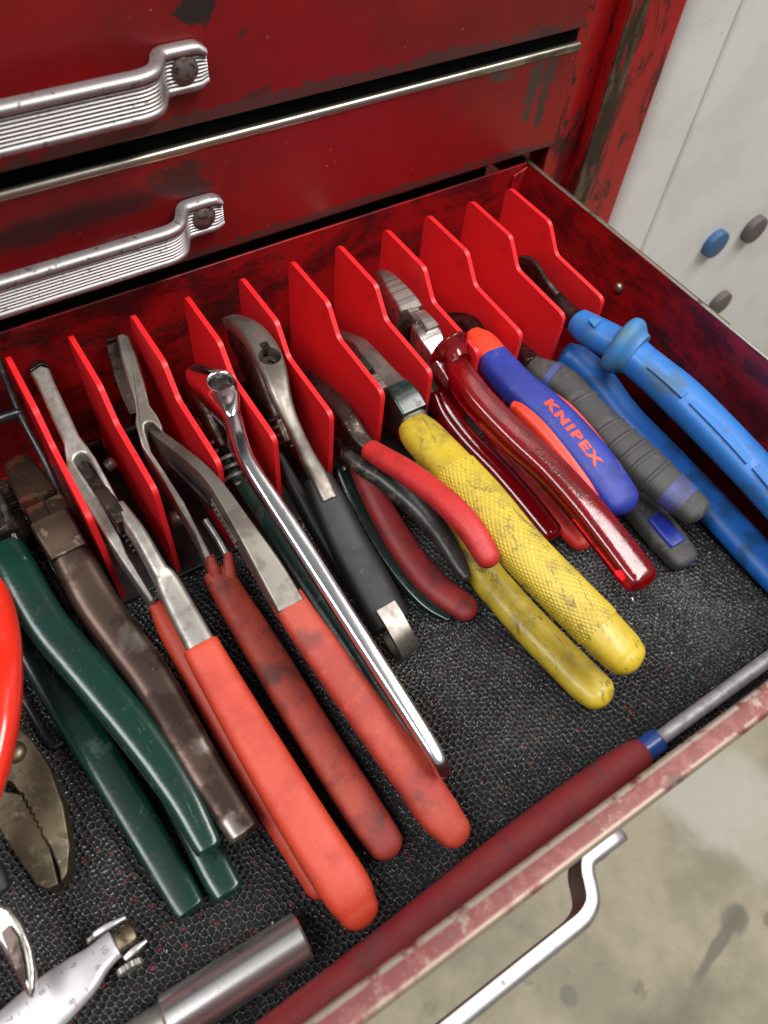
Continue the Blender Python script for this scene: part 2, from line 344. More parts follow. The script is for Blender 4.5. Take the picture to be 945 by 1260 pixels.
def handle_mesh(face_y, zc, x0=-112, x1=98.5):
    half = [(0, 0.6), (-13, 0.6), (-17, 1.4), (-19.8, 4.2), (-21.6, 7.6), (-23.8, 10.8), (-28, 12.3), (-34, 12.4)]
    path = catmull([(x1 + a, b) for a, b in half], 5); path2 = catmull([(x0 - a, b) for a, b in half], 5)[::-1]
    path = np.vstack([path, path2]); T = np.gradient(path, axis=0); T /= np.linalg.norm(T, axis=1)[:, None]
    pr = handle_profile(); n = len(pr); V = []; m = len(path)
    for i, (c, t) in enumerate(zip(path, T)):
        nx, ny = t[1], -t[0]                           # outward (towards the viewer is +offset)
        d = min(c[0] - x0, x1 - c[0]); s = 1.0 if d > 5 else 0.74 + 0.26 * math.sqrt(max(0, 1 - (1 - d / 5) ** 2))
        for o, z in pr:
            off = np.array(c) + np.array((nx, ny)) * o
            V.append((off[0], face_y - off[1], zc + z * s))
    F = []
    for i in range(m - 1):
        for k in range(n):
            a, b = i * n + k, i * n + (k + 1) % n; F.append((a, b, b + n, a + n))
    F += [tuple(range(n)), tuple(range(m * n - 1, m * n - n - 1, -1))]
    return V, F
def rivet(face_y, x, zc, parent): lathe('rivet', (x, face_y - 3.2, zc), (0, -1, 0), [(-1, 5.2), (0, 5.2), (0.6, 5.1), (1.3, 4.4), (1.9, 3.1), (2.2, 1.5), (2.3, 0.1)], rivet_m, parent, n=24)
def handle(face_y, zc, parent):
    mobj('handle', *handle_mesh(face_y, zc), alu, parent, angle=50)
    rivet(face_y, 90, zc, parent); rivet(face_y, -103.5, zc, parent)
for (zb, zt, zh, lab, trim) in ((140.6, 205, 162.7, 'upper red drawer front, closed', True), (83.6, 133, 104.8, 'middle red drawer front, closed', True)):
    d = box('drawer', (-335, 12.2, zb), (287.2, 40, zt), paint_face, chest, bevel=1.2, bseg=3); d['label'] = lab
    handle(12.2, zh, d)
    if trim: sweep('trim', [(-335, 13.6, zt - 0.6, 2.0, 2.0), (286.6, 13.6, zt - 0.6, 2.0, 2.0)], trim_m, d, n=20, exp=2.6, res=24, cap0=0.6, cap1=0.6)
lathe('bolt', (286.5, 15.5, 112), (0, -1, 0), [(-2, 3.2), (0, 3.2), (1.3, 2.6), (1.9, 0.3)], paint_post, chest, n=20)

box('gap_shade_slab', (-335, 15.5, 133.6), (287, 42, 140.2), black_void, chest, bevel=0.2)  # black slab added so the gap between the drawers reads as deep shade
box('gap_shade_slab', (-335, 19.5, 79.2), (287, 58, 83.2), black_void, chest, bevel=0.2)  # same for the gap above the open drawer: shade put in as black
# the open drawer: a folded sheet-steel tray
YB, YF, XR, XL, ZT = 12.7, -250.5, 271.0, -330.0, 78.0
tray_vf = join(boxdata((XL, YF, -1.2), (XR, YB, 0)), boxdata((XL, YB, -1.2), (XR + 1.2, YB + 1.2, ZT)),
               boxdata((XR, YF, -1.2), (XR + 1.2, YB - 0.01, ZT)), boxdata((XL - 1.2, YF, -1.2), (XL, YB + 1.2, ZT)))
tray = mobj('drawer', *tray_vf, paint_tray, chest, bevel=0.3); tray['label'] = 'open red drawer tray full of pliers'
box('front_panel', (XL - 12, -257.2, -14), (XR + 14, -251.0, 71.5), paint_face, tray, bevel=1.0)
sweep('lip', [(XL - 12, -254.4, 74.6, 4.15, 3.5), (XR + 14, -254.4, 74.6, 4.15, 3.5)], lip_m, tray, n=28, exp=4.5, res=60, cap0=0.1, cap1=0.1)
handle(-257.2, 42.5, tray)
sweep('rolled_edge', [(XR + 0.6, YB, ZT + 0.3, 0.9, 0.7), (XR + 0.6, YF, ZT + 0.3, 0.9, 0.7)], trim_m, tray, n=10, res=20, cap0=0.5, cap1=0.5)
box('slide_rail', (XR + 3.5, -126, 60), (XR + 6.5, 60, 75.5), bare, chest, bevel=0.6)
lathe('screw', (271, -67.7, 55.9), (-1, 0, 0), [(0, 3.0), (0.9, 2.9), (1.7, 2.2), (2.1, 1.0), (2.1, 0.1)], trim_m, tray, n=20)
slab('corner_flange', [(271, 12, 77), (271, 12, 2), (262, 12, 2), (262, 12, 74)], (0, -1, 0), 1.0, paint_post, tray, bevel=0.3)

# ------------------------------------------------------------------ drawer liner: an open rubber mesh, real holes onto an added black shade sheet
def liner():
    x0, x1, y0, y1, g = -112.0, 269.5, -248.5, 6.0, 0.36
    nx = int((x1 - x0) / g) + 1; ny = int((y1 - y0) / g) + 1
    X, Y = np.meshgrid(np.linspace(x0, x1, nx), np.linspace(y0, y1, ny))
    def sn(a, b, c, d): return np.sin(X * a + Y * b + c) * np.sin(X * d - Y * a * 0.7 + c * 2)
    wx = X + 2.6 * sn(0.045, 0.03, 0.3, 0.02) + 0.9 * sn(0.16, 0.11, 1.0, 0.09); wy = Y + 3.4 * sn(0.03, 0.05, 2.0, 0.04) + 0.8 * sn(0.13, 0.17, 0.2, 0.1)
    cw, ch = 2.65, 1.95
    wx, wy = wx * 0.94 - wy * 0.34, wx * 0.34 + wy * 0.94
    r0 = np.floor(wy / ch).astype(int); best = np.full(X.shape, 9e9); cid = np.zeros(X.shape); sec = np.full(X.shape, 9e9)
    def hsh(i, j, k): v = np.sin(i * 127.1 + j * 311.7 + k * 74.7) * 43758.5453; return v - np.floor(v)
    for dj in (-1, 0, 1, 2):
        j = r0 + dj; off = (j % 2) * 0.5; c0 = np.floor(wx / cw - off).astype(int)
        for di in (-1, 0, 1, 2):
            i = c0 + di
            px = (i + off + (hsh(i, j, 1) - 0.5) * 0.42) * cw; py = (j + (hsh(i, j, 2) - 0.5) * 0.36) * ch
            d = np.sqrt((wx - px) ** 2 + (wy - py) ** 2)
            sec = np.minimum(sec, np.maximum(best, d)); cid = np.where(d < best, hsh(i, j, 3), cid); best = np.minimum(best, d)
    e = sec - best                                             # 0 on the strands, large in the holes
    h = np.clip(1 - e / 1.0, 0, 1); h = h * h * (3 - 2 * h)
    big = 0.55 * sn(0.07, 0.05, 0.8, 0.06) + 0.35 * sn(0.2, 0.15, 0.1, 0.12)
    jit = 0.25 * np.sin(X * 1.9 + Y * 0.7) * np.sin(Y * 2.3 - X * 0.4)
    Z = -0.7 + (3.0 + jit) * h + 0.5 * (big + 0.9) * (0.1 + h)
    V = np.stack([X, Y, Z], -1).reshape(-1, 3) * S
    idx = np.arange(nx * ny).reshape(ny, nx); Q = np.stack([idx[:-1, :-1], idx[:-1, 1:], idx[1:, 1:], idx[1:, :-1]], -1).reshape(-1, 4)
    cx, cy = X[:-1, :-1].ravel(), Y[:-1, :-1].ravel(); Q = Q[~((cx > 0) & (cy > -70))]     # nothing under the rack's base
    me = bpy.data.meshes.new('drawer_liner'); me.vertices.add(len(V)); me.vertices.foreach_set('co', V.ravel().astype(np.float32))
    me.loops.add(Q.size); me.loops.foreach_set('vertex_index', Q.ravel().astype(np.int32))
    me.polygons.add(len(Q)); me.polygons.foreach_set('loop_start', np.arange(0, Q.size, 4, dtype=np.int32)); me.polygons.foreach_set('loop_total', np.full(len(Q), 4, np.int32))
    me.update(); me.shade_smooth(); me.materials.append(liner_m)
    o = bpy.data.objects.new('drawer_liner', me); link(o); ORG[o] = Vector((0, 0, 0))
    bk = box('hole_shade_sheet', (x0 + 1, y0 + 1, 0.02), (x1 - 0.5, y1 - 1, 0.3), hole_shade_m, o, bevel=0)  # sheet added under the mesh to darken its holes
    return tag(o, 'black open-weave rubber liner lying on the drawer floor under the tools', 'drawer liner')
liner()

# ------------------------------------------------------------------ rack with eleven red dividers
rack = thing('plier_rack', 'plier rack with eleven upright red dividers on a black base', 'tool rack', (125, -38, 2))
def arc_poly(pts, r):
    out = []
    n = len(pts)
    for i in range(n):
        a, b, c = np.array(pts[i - 1], float), np.array(pts[i], float), np.array(pts[(i + 1) % n], float)
        rr = r[i] if isinstance(r, (list, tuple)) else r
        u = (a - b); lu = np.linalg.norm(u); u /= lu; w = (c - b); lw = np.linalg.norm(w); w /= lw
        k = min(rr, lu * 0.45, lw * 0.45)
        if k < 0.05: out.append(tuple(b)); continue
        for t in (0, 0.25, 0.5, 0.75, 1): out.append(tuple((b + u * k) * (1 - t) ** 2 + 2 * b * t * (1 - t) + (b + w * k) * t * t))
    return out
DIV = arc_poly([(1.2, 5), (1.2, 77.9), (-32.1, 77.9), (-41.6, 65.6), (-77.4, 64.2), (-77.4, 4)], [0.1, 4.5, 2.5, 2.5, 4.0, 0.1])
dv, df = platedata(DIV, -1.1, 1.1)
div0 = None
for i in range(11):
    x = 25.0 * i
    if div0 is None:
        me = bpy.data.meshes.new('divider'); me.from_pydata([(a * S, b * S, c * S) for a, b, c in dv], [], df)
        bm = bmesh.new(); bm.from_mesh(me); bmesh.ops.recalc_face_normals(bm, faces=bm.faces); bm.to_mesh(me); bm.free(); me.materials.append(divider_m); me.shade_smooth()
    o = bpy.data.objects.new('divider', me); link(o, rack); o.location = Vector((x - 125, 38, -2)) * S; o.rotation_euler = (0, math.radians(random.uniform(-0.7, 0.7)), 0)
    b = o.modifiers.new('bevel', 'BEVEL'); b.width = 0.55 * S; b.segments = 3; b.limit_method = 'ANGLE'; b.angle_limit = math.radians(40); b.harden_normals = True
box('base', (-4, -79.5, 2.2), (258, 3, 4.6), black_pl, rack, bevel=0.8)
for i in range(10): box('rear_stop', (25 * i + 3.2, -10, 4.7), (25 * i + 21.8, -6, 24), black_pl, rack, bevel=2.0, bseg=3)
# ------------------------------------------------------------------ tool materials
steel_l = M('satin_steel', rgb(164, 160, 152), 0.42, 0.75, [dict(scale=0.25, lo=0.40, hi=0.85, detail=7, color=rgb(128, 122, 114), rough=0.48), dict(scale=0.9, lo=0.82, hi=0.9, detail=3, color=rgb(96, 88, 82), rough=0.5, amt=0.5)], bump=[dict(scale=1.6, strength=0.12, dist_mm=0.08)])
steel_b = M('brushed_bright_steel', rgb(206, 202, 196), 0.28, 0.95, [dict(scale=0.6, lo=0.35, hi=0.75, detail=3, color=rgb(140, 135, 128), rough=0.38, stretch=(0.06, 1.0, 1.0)), dict(scale=0.2, lo=0.66, hi=0.78, detail=8, seed=2.0, color=rgb(96, 88, 80), rough=0.45, amt=0.7)], bump=[dict(scale=0.6, strength=0.2, dist_mm=0.1, stretch=(0.06, 1.0, 1.0))])
steel_g = M('grey_forged_steel', rgb(140, 134, 125), 0.40, 0.8, [dict(scale=0.08, lo=0.42, hi=0.66, detail=8, color=rgb(112, 104, 96), rough=0.46), dict(scale=0.6, lo=0.84, hi=0.9, color=rgb(84, 74, 66), rough=0.55)], bump=[dict(scale=0.7, strength=0.06, dist_mm=0.1)])
steel_d = M('dark_oxidised_steel', rgb(84, 72, 66), 0.40, 0.9, [dict(scale=0.09, lo=0.42, hi=0.64, detail=8, tr=0.7, color=rgb(50, 42, 38), rough=0.5), dict(scale=0.35, lo=0.62, hi=0.74, detail=7, color=rgb(120, 108, 98), rough=0.36, amt=0.7)], bump=[dict(scale=0.5, strength=0.12, dist_mm=0.15)])
brown_s = M('brown_patina_steel', rgb(74, 58, 46), 0.40, 0.75, [dict(scale=0.06, lo=0.42, hi=0.62, detail=9, tr=0.7, color=rgb(56, 44, 36), rough=0.5), dict(scale=0.16, lo=0.60, hi=0.72, detail=8, seed=3.3, color=rgb(128, 112, 96), rough=0.34), dict(scale=0.09, lo=0.62, hi=0.68, detail=9, seed=7.3, color=rgb(90, 34, 26), rough=0.6, metal=0.3, amt=0.7)], bump=[dict(scale=0.25, strength=0.15, dist_mm=0.3)])
brown_h = M('worn_brown_handle', rgb(82, 66, 58), 0.34, 0.8, [dict(scale=0.035, lo=0.44, hi=0.60, detail=9, tr=0.7, color=rgb(52, 38, 33), rough=0.42), dict(scale=0.05, lo=0.54, hi=0.70, detail=8, seed=2.9, color=rgb(128, 118, 112), rough=0.30, metal=0.9, amt=0.9), dict(scale=0.3, lo=0.80, hi=0.86, detail=6, color=rgb(150, 140, 130), rough=0.3)], bump=[dict(scale=0.15, strength=0.12, dist_mm=0.3)])
chrome = M('polished_chrome', rgb(226, 225, 226), 0.15, 1.0, [dict(scale=0.5, lo=0.6, hi=0.75, detail=7, color=rgb(190, 186, 184), rough=0.2)], bump=[])
chrome2 = M('worn_chrome_tube', rgb(226, 222, 218), 0.25, 0.92, [dict(scale=0.15, lo=0.6, hi=0.9, detail=8, color=rgb(176, 168, 166), rough=0.28)])
dip_o = M('orange_dipped_grip', rgb(194, 62, 36), 0.50, 0, [dict(scale=1.3, lo=0.55, hi=0.85, detail=3, color=rgb(214, 92, 64), amt=0.5), dict(scale=0.05, lo=0.45, hi=0.7, color=rgb(182, 54, 33), rough=0.56), dict(scale=0.07, lo=0.60, hi=0.80, detail=8, color=rgb(160, 58, 42), rough=0.6, amt=0.7)], bump=[dict(scale=1.1, strength=0.45, dist_mm=0.22), dict(scale=0.2, strength=0.06, dist_mm=0.4)])
dip_d = M('dull_red_dipped_grip', rgb(158, 54, 36), 0.58, 0, [dict(scale=1.3, lo=0.55, hi=0.85, detail=3, color=rgb(196, 84, 62), amt=0.35), dict(scale=0.035, lo=0.45, hi=0.64, detail=8, tr=0.68, color=rgb(136, 40, 32), rough=0.62), dict(scale=0.03, lo=0.50, hi=0.72, detail=9, tr=0.7, seed=4.4, color=rgb(78, 36, 30), rough=0.62, amt=0.85), dict(scale=0.15, lo=0.70, hi=0.78, detail=9, tr=0.75, seed=1.1, color=rgb(50, 34, 30), amt=0.8), dict(scale=0.05, lo=0.56, hi=0.7, seed=9.0, color=rgb(180, 58, 42), amt=0.5)], bump=[dict(scale=1.1, strength=0.45, dist_mm=0.22)])
dip_c = M('scuffed_coral_dipped_grip', rgb(176, 62, 42), 0.55, 0, [dict(scale=1.3, lo=0.55, hi=0.85, detail=3, color=rgb(214, 100, 78), amt=0.35), dict(scale=0.04, lo=0.48, hi=0.66, detail=8, color=rgb(162, 52, 40), rough=0.6), dict(scale=0.05, lo=0.54, hi=0.76, detail=9, tr=0.7, seed=1.4, color=rgb(112, 50, 42), rough=0.62, amt=0.8), dict(scale=0.12, lo=0.62, hi=0.72, seed=5.5, color=rgb(196, 74, 54), amt=0.5)], bump=[dict(scale=1.1, strength=0.45, dist_mm=0.22)])
green_g = M('dark_green_vinyl', rgb(6, 46, 37), 0.22, 0, [dict(scale=0.05, lo=0.45, hi=0.7, color=rgb(5, 34, 28), rough=0.30), dict(scale=0.11, lo=0.66, hi=0.74, detail=9, tr=0.75, dist=0.5, color=rgb(120, 140, 122), rough=0.5, amt=0.55, stretch=(1, 0.35, 1)), dict(scale=0.4, lo=0.74, hi=0.8, detail=5, color=rgb(20, 34, 28), rough=0.5, amt=0.8), dict(scale=0.09, lo=0.68, hi=0.72, detail=10, tr=0.8, seed=5.2, rot=(0, 0, 0.35), stretch=(5, 0.2, 1), color=rgb(120, 142, 126), rough=0.55, amt=0.5), dict(scale=0.07, lo=0.62, hi=0.78, detail=9, tr=0.7, seed=1.9, color=rgb(70, 96, 82), rough=0.5, amt=0.45)], bump=[dict(scale=0.12, strength=0.18, dist_mm=0.5)], coat=0.2)
green_k = M('blackish_green_paint', rgb(12, 34, 28), 0.22, 0, [dict(scale=0.2, lo=0.55, hi=0.7, color=rgb(22, 30, 26), rough=0.4)], coat=0.3, bump=[dict(scale=0.15, strength=0.1, dist_mm=0.4)])
yellow_m = M('yellow_vinyl', rgb(200, 174, 50), 0.40, 0, [dict(scale=0.05, lo=0.40, hi=0.75, color=rgb(186, 158, 38), rough=0.46), dict(scale=0.14, lo=0.55, hi=0.66, detail=10, tr=0.78, dist=0.8, color=rgb(104, 86, 42), rough=0.55, amt=0.8, stretch=(1.4, 0.5, 1)), dict(scale=0.05, lo=0.48, hi=0.72, detail=9, tr=0.75, seed=8.0, color=rgb(128, 108, 50), rough=0.55, amt=0.6), dict(scale=0.35, lo=0.76, hi=0.82, detail=6, seed=2.0, color=rgb(62, 52, 32), amt=0.85)], bump=[dict(scale=0.2, strength=0.1, dist_mm=0.4)], coat=0.1)
red_clear = M('clear_red_insulation', rgb(172, 12, 24), 0.12, 0, [dict(scale=0.15, lo=0.55, hi=0.72, detail=8, color=rgb(150, 14, 26), rough=0.25)], trans=0.72, ior=1.46, bump=[dict(scale=0.35, strength=0.15, dist_mm=0.3)], coat=0.4)
red_deep = M('deep_red_insulation', rgb(126, 8, 16), 0.12, 0, [dict(scale=0.1, lo=0.5, hi=0.7, color=rgb(92, 6, 12), rough=0.2)], trans=0.2, ior=1.46, coat=0.5, bump=[dict(scale=0.3, strength=0.15, dist_mm=0.3)])
kn_blue = M('blue_soft_grip', rgb(38, 54, 150), 0.50, 0, [dict(scale=0.06, lo=0.45, hi=0.7, color=rgb(34, 46, 132), rough=0.56), dict(scale=0.1, lo=0.64, hi=0.74, detail=8, color=rgb(86, 86, 130), rough=0.6, amt=0.6)], bump=[dict(scale=1.3, strength=0.45, dist_mm=0.2)])
kn_or = M('orange_hard_plastic', rgb(232, 66, 40), 0.42, 0, [dict(scale=0.08, lo=0.55, hi=0.72, detail=8, color=rgb(206, 58, 38))], bump=[dict(scale=1.8, strength=0.06, dist_mm=0.1)])
kn_red = M('matte_red_lower_grip', rgb(204, 46, 36), 0.5, 0, [dict(scale=0.08, lo=0.5, hi=0.7, color=rgb(168, 36, 30))])
rub_grey = M('charcoal_rubber', rgb(66, 65, 64), 0.62, 0, [dict(scale=0.06, lo=0.45, hi=0.7, detail=8, color=rgb(54, 53, 53), rough=0.68), dict(scale=0.12, lo=0.58, hi=0.72, detail=9, color=rgb(92, 88, 82), rough=0.7, amt=0.7)], bump=[dict(scale=1.1, strength=0.35, dist_mm=0.2)])
rub_blue = M('faded_blue_insert', rgb(70, 74, 128), 0.55, 0, [dict(scale=0.1, lo=0.45, hi=0.7, detail=8, color=rgb(62, 64, 96), rough=0.6)])
rub_blue2 = M('blue_insert', rgb(36, 54, 158), 0.45, 0, [dict(scale=0.1, lo=0.5, hi=0.7, color=rgb(30, 44, 128))])
vde_blue = M('bright_blue_insulation', rgb(44, 116, 192), 0.44, 0, [dict(scale=0.05, lo=0.45, hi=0.7, color=rgb(38, 102, 174), rough=0.5), dict(scale=0.05, lo=0.56, hi=0.68, detail=9, tr=0.7, seed=3.0, color=rgb(70, 102, 128), rough=0.6, amt=0.8)], bump=[dict(scale=1.1, strength=0.25, dist_mm=0.2)])
vde_grime = M('grimy_blue_flange', rgb(56, 124, 184), 0.55, 0, [dict(scale=0.06, lo=0.40, hi=0.80, detail=9, tr=0.7, color=rgb(84, 116, 136), rough=0.65), dict(scale=0.12, lo=0.66, hi=0.84, seed=4.0, detail=8, color=rgb(60, 70, 70), rough=0.6)])
vde_blue2 = M('deep_blue_insulation', rgb(24, 96, 176), 0.48, 0, [dict(scale=0.06, lo=0.48, hi=0.68, detail=8, color=rgb(20, 74, 132), rough=0.56)], bump=[dict(scale=1.1, strength=0.25, dist_mm=0.2)])
red_matte = M('matte_red_dipped_grip', rgb(190, 44, 42), 0.5, 0, [dict(scale=1.3, lo=0.55, hi=0.85, detail=3, color=rgb(214, 84, 80), amt=0.35), dict(scale=0.07, lo=0.48, hi=0.7, color=rgb(168, 38, 38), rough=0.55), dict(scale=0.1, lo=0.62, hi=0.72, seed=2.0, detail=8, color=rgb(120, 34, 34), amt=0.7)], bump=[dict(scale=1.1, strength=0.45, dist_mm=0.22)])
red_low = M('faded_red_dipped_grip', rgb(142, 40, 40), 0.55, 0, [dict(scale=0.07, lo=0.48, hi=0.7, color=rgb(112, 32, 34), rough=0.6), dict(scale=0.1, lo=0.62, hi=0.72, seed=2.0, detail=8, color=rgb(84, 46, 44), amt=0.7)], bump=[dict(scale=1.1, strength=0.45, dist_mm=0.22)])
worn_k = M('worn_black_vinyl', rgb(56, 54, 52), 0.34, 0.1, [dict(scale=0.06, lo=0.45, hi=0.62, detail=9, tr=0.7, color=rgb(36, 33, 31), rough=0.45), dict(scale=0.07, lo=0.56, hi=0.64, detail=9, tr=0.72, seed=6.0, color=rgb(104, 92, 78), rough=0.42, amt=0.85)], bump=[dict(scale=0.3, strength=0.25, dist_mm=0.5)])
blk_grip = M('black_rubber_grip', rgb(25, 25, 26), 0.55, 0, [dict(scale=0.06, lo=0.48, hi=0.7, color=rgb(20, 20, 21), rough=0.6), dict(scale=0.14, lo=0.76, hi=0.82, detail=8, color=rgb(92, 89, 84), amt=0.5)], bump=[dict(scale=0.8, strength=0.06, dist_mm=0.2)])
wire_k = M('black_enamelled_wire', rgb(24, 24, 25), 0.28, 0, [dict(scale=0.2, lo=0.6, hi=0.72, color=rgb(44, 42, 40), rough=0.5)])
gloss_red = M('glossy_red_orange_handle', rgb(216, 44, 28), 0.16, 0, coat=0.5)
file_red = M('dusty_red_rubber_handle', rgb(142, 42, 44), 0.62, 0, [dict(scale=1.3, lo=0.55, hi=0.85, detail=3, color=rgb(184, 92, 90), amt=0.35), dict(scale=0.05, lo=0.45, hi=0.7, color=rgb(132, 36, 42), rough=0.66), dict(scale=0.09, lo=0.56, hi=0.70, detail=8, color=rgb(112, 56, 56), rough=0.7, amt=0.7)], bump=[dict(scale=1.1, strength=0.45, dist_mm=0.22)])
file_blue = M('blue_ferrule_plastic', rgb(40, 78, 150), 0.26)
file_st = M('grey_file_steel', rgb(180, 178, 180), 0.45, 0.45, [dict(scale=0.2, lo=0.45, hi=0.85, detail=8, color=rgb(132, 130, 130), rough=0.5)], bump=[dict(scale=1.2, strength=0.2, dist_mm=0.1)])
white_al = M('satin_white_aluminium', rgb(196, 193, 195), 0.30, 0.55, [dict(scale=0.1, lo=0.5, hi=0.72, color=rgb(196, 192, 194), rough=0.36)])
olive_s = M('olive_tarnished_steel', rgb(104, 94, 74), 0.42, 0.8, [dict(scale=0.1, lo=0.42, hi=0.64, detail=8, color=rgb(78, 70, 56), rough=0.5), dict(scale=0.3, lo=0.62, hi=0.74, detail=8, color=rgb(134, 122, 100), rough=0.36)], bump=[dict(scale=0.5, strength=0.1, dist_mm=0.2)])
brass_d = M('tarnished_brass', rgb(108, 98, 82), 0.4, 0.8, [dict(scale=0.3, lo=0.45, hi=0.65, detail=8, color=rgb(70, 56, 42))])
emb_k = M('dark_embossed_ink', rgb(46, 14, 16), 0.5); emb_g = M('dull_green_embossing', rgb(58, 70, 62), 0.4)
grey_ink = M('grey_engraving', rgb(96, 94, 98), 0.5)

from mathutils.bvhtree import BVHTree
def text_on(name, s, p0, direction, up, height, targets, mat, parent, lift=0.12, spacing=1.0, cast=(0, 0, -1), bold=0.0, depth=0.5, xs=1.0):
    cu = bpy.data.curves.new(name, 'FONT'); cu.body = s; cu.size = 1.0; cu.space_character = spacing; cu.offset = bold; cu.extrude = 0.0; cu.resolution_u = 3
    tmp = bpy.data.objects.new(name, cu); coll.objects.link(tmp); bpy.context.view_layer.update()
    me = bpy.data.meshes.new_from_object(tmp.evaluated_get(bpy.context.evaluated_depsgraph_get())); bpy.data.objects.remove(tmp)
    bm = bmesh.new(); bm.from_mesh(me)
    bmesh.ops.triangulate(bm, faces=bm.faces)
    for _ in range(2):
        long = [e for e in bm.edges if e.calc_length() > 0.16]
        if long: bmesh.ops.subdivide_edges(bm, edges=long, cuts=1)
    bmesh.ops.triangulate(bm, faces=bm.faces)
    d = np.array(direction, float); d /= np.linalg.norm(d); c = -np.array(cast, float); c /= np.linalg.norm(c)
    w = np.array(up, float); w -= d * (w @ d); w /= np.linalg.norm(w)
    k = height / 0.70
    trees = []
    for o in targets:
        V = [tuple((q.co / S) + ORG[o]) for q in o.data.vertices]; trees.append(BVHTree.FromPolygons(V, [tuple(f.vertices) for f in o.data.polygons]))
    V = []; F = [tuple(v.index for v in f.verts) for f in bm.faces]; bm.verts.ensure_lookup_table()
    for v in bm.verts:
        q = np.array(p0, float) + d * v.co.x * k * xs + w * v.co.y * k; best = None
        for t in trees:
            h = t.ray_cast(Vector(q + c * 40), Vector(-c))
            if h[0] is not None and (best is None or h[3] < best[0]): best = (h[3], np.array(h[0]))
        V.append(tuple((best[1] if best else q) + c * lift))
    bm.free(); n = len(V)
    V2 = V + [tuple(np.array(v) - c * depth) for v in V]
    cnt = {}
    for f in F:
        for a, b in ((f[0], f[1]), (f[1], f[2]), (f[2], f[0])): cnt[(a, b)] = 1
    side = [(b, a, a + n, b + n) for (a, b) in cnt if (b, a) not in cnt]
    return mobj(name, V2, F + [tuple(i + n for i in reversed(f)) for f in F] + side, mat, parent, smooth=False)
def cut(o, V, F):
    """drill: boolean difference with the given closed mesh, then keep only the result"""
    org = ORG[o]; me = bpy.data.meshes.new('drill'); me.from_pydata([((v[0] - org[0]) * S, (v[1] - org[1]) * S, (v[2] - org[2]) * S) for v in V], [], F)
    bm = bmesh.new(); bm.from_mesh(me); bmesh.ops.recalc_face_normals(bm, faces=bm.faces); bm.to_mesh(me); bm.free()
    c = bpy.data.objects.new('drill', me); coll.objects.link(c); c.parent = o.parent
    m = o.modifiers.new('drill', 'BOOLEAN'); m.operation = 'DIFFERENCE'; m.solver = 'EXACT'; m.object = c
    bpy.context.view_layer.update()
    new = bpy.data.meshes.new_from_object(o.evaluated_get(bpy.context.evaluated_depsgraph_get()))
    o.modifiers.clear(); old = o.data; new.name = old.name; o.data = new; bpy.data.objects.remove(c)
    new.set_sharp_from_angle(angle=math.radians(35))
def knurl(pts, n=170, step=0.34, amp=0.42, pitch=1.9, **kw):
    C = catmull(pts, 24); L = np.linalg.norm(np.diff(C[:, :3], axis=0), axis=1).sum(); m = int(L / step)
    s = np.concatenate([[0], np.cumsum(np.linalg.norm(np.diff(C[:, :3], axis=0), axis=1))]); q = np.linspace(0, s[-1], m)
    C = np.stack([np.interp(q, s, C[:, i]) for i in range(5)], -1); T = np.gradient(C[:, :3], axis=0); T /= np.linalg.norm(T, axis=1)[:, None]
    l = np.cross(T, (0, 0, 1.0)); l /= np.linalg.norm(l, axis=1)[:, None]; w = np.cross(l, T)
    th = 2 * math.pi * (np.arange(n) + 0.5) / n - math.pi / 2
    per = 2 * math.pi * C[:, 3].mean(); k = round(per / pitch)
    A = k * th[None, :] / (2 * math.pi); B = q[:, None] / pitch
    tri = lambda v: np.abs((v % 1.0) - 0.5) * 2
    h = np.clip(np.minimum(tri(A + B * 0.62), tri(A - B * 0.62)) * 2.4, 0, 1) * amp
    e = 2 / 2.3; cx = np.sign(np.cos(th)) * np.abs(np.cos(th)) ** e; sx = np.sign(np.sin(th)) * np.abs(np.sin(th)) ** e
    P = C[:, None, :3] + l[:, None, :] * ((C[:, 3:4] + h) * cx[None, :])[:, :, None] + w[:, None, :] * ((C[:, 4:5] + h) * sx[None, :])[:, :, None]
    V = [tuple(v) for v in P.reshape(-1, 3)]; F = []
    for i in range(m - 1):
        for j in range(n): a, b = i * n + j, i * n + (j + 1) % n; F.append((a, b, b + n, a + n))
    F += [tuple(range(n - 1, -1, -1)), tuple(range(len(V) - n, len(V)))]
    return V, F
def serr(a, b, n, depth, side):
    """a toothed line from a to b in 2D/3D: teeth of the given depth towards `side`"""
    a = np.array(a, float); b = np.array(b, float); s = np.array(side, float); out = []
    for i in range(n): out += [tuple(a + (b - a) * (i / n)), tuple(a + (b - a) * ((i + 0.5) / n) + s * depth)]
    return out + [tuple(b)]

# ------------------------------------------------------------------ slot 1: pump pliers with bright orange grips
t = thing('pump_pliers', 'pump pliers with clean bright orange grips, leftmost between the red dividers', 'pliers', (14, -120, 3), 'pump pliers with dipped grips')
slab('forked_jaw', [(4.8,-0.5,66.5), (5.2,-7.4,67), (4.1,-26.4,66), (3.8,-39,63.2), (2.1,-44.6,62), (0.3,-49.8,60), (1,-61.4,54), (2.8,-78.8,46), (3.4,-84,44), (6.3,-102.3,34), (8.7,-102.1,34), (6.7,-83.8,44), (7.3,-77.2,46), (6.3,-60,54), (4.6,-50.9,60), (4.3,-47.7,61.5), (5.7,-45.8,62), (7.7,-45.7,62.2), (9.2,-46.8,62), (9.7,-49.2,61.4), (9.9,-58,58), (10.4,-67.3,54), (10.6,-75.3,50.5), (12.3,-69.2,53), (12.2,-59.8,57), (11.8,-49.2,61), (11.1,-43.8,62.6), (10.2,-38.4,63.7), (10.9,-24.3,66), (11.5,-9.9,67), (12.3,-1.6,66.6), (10.1,1.9,66)], (0, 0, -1), 12, steel_l, t, bevel=0.9, bseg=3)
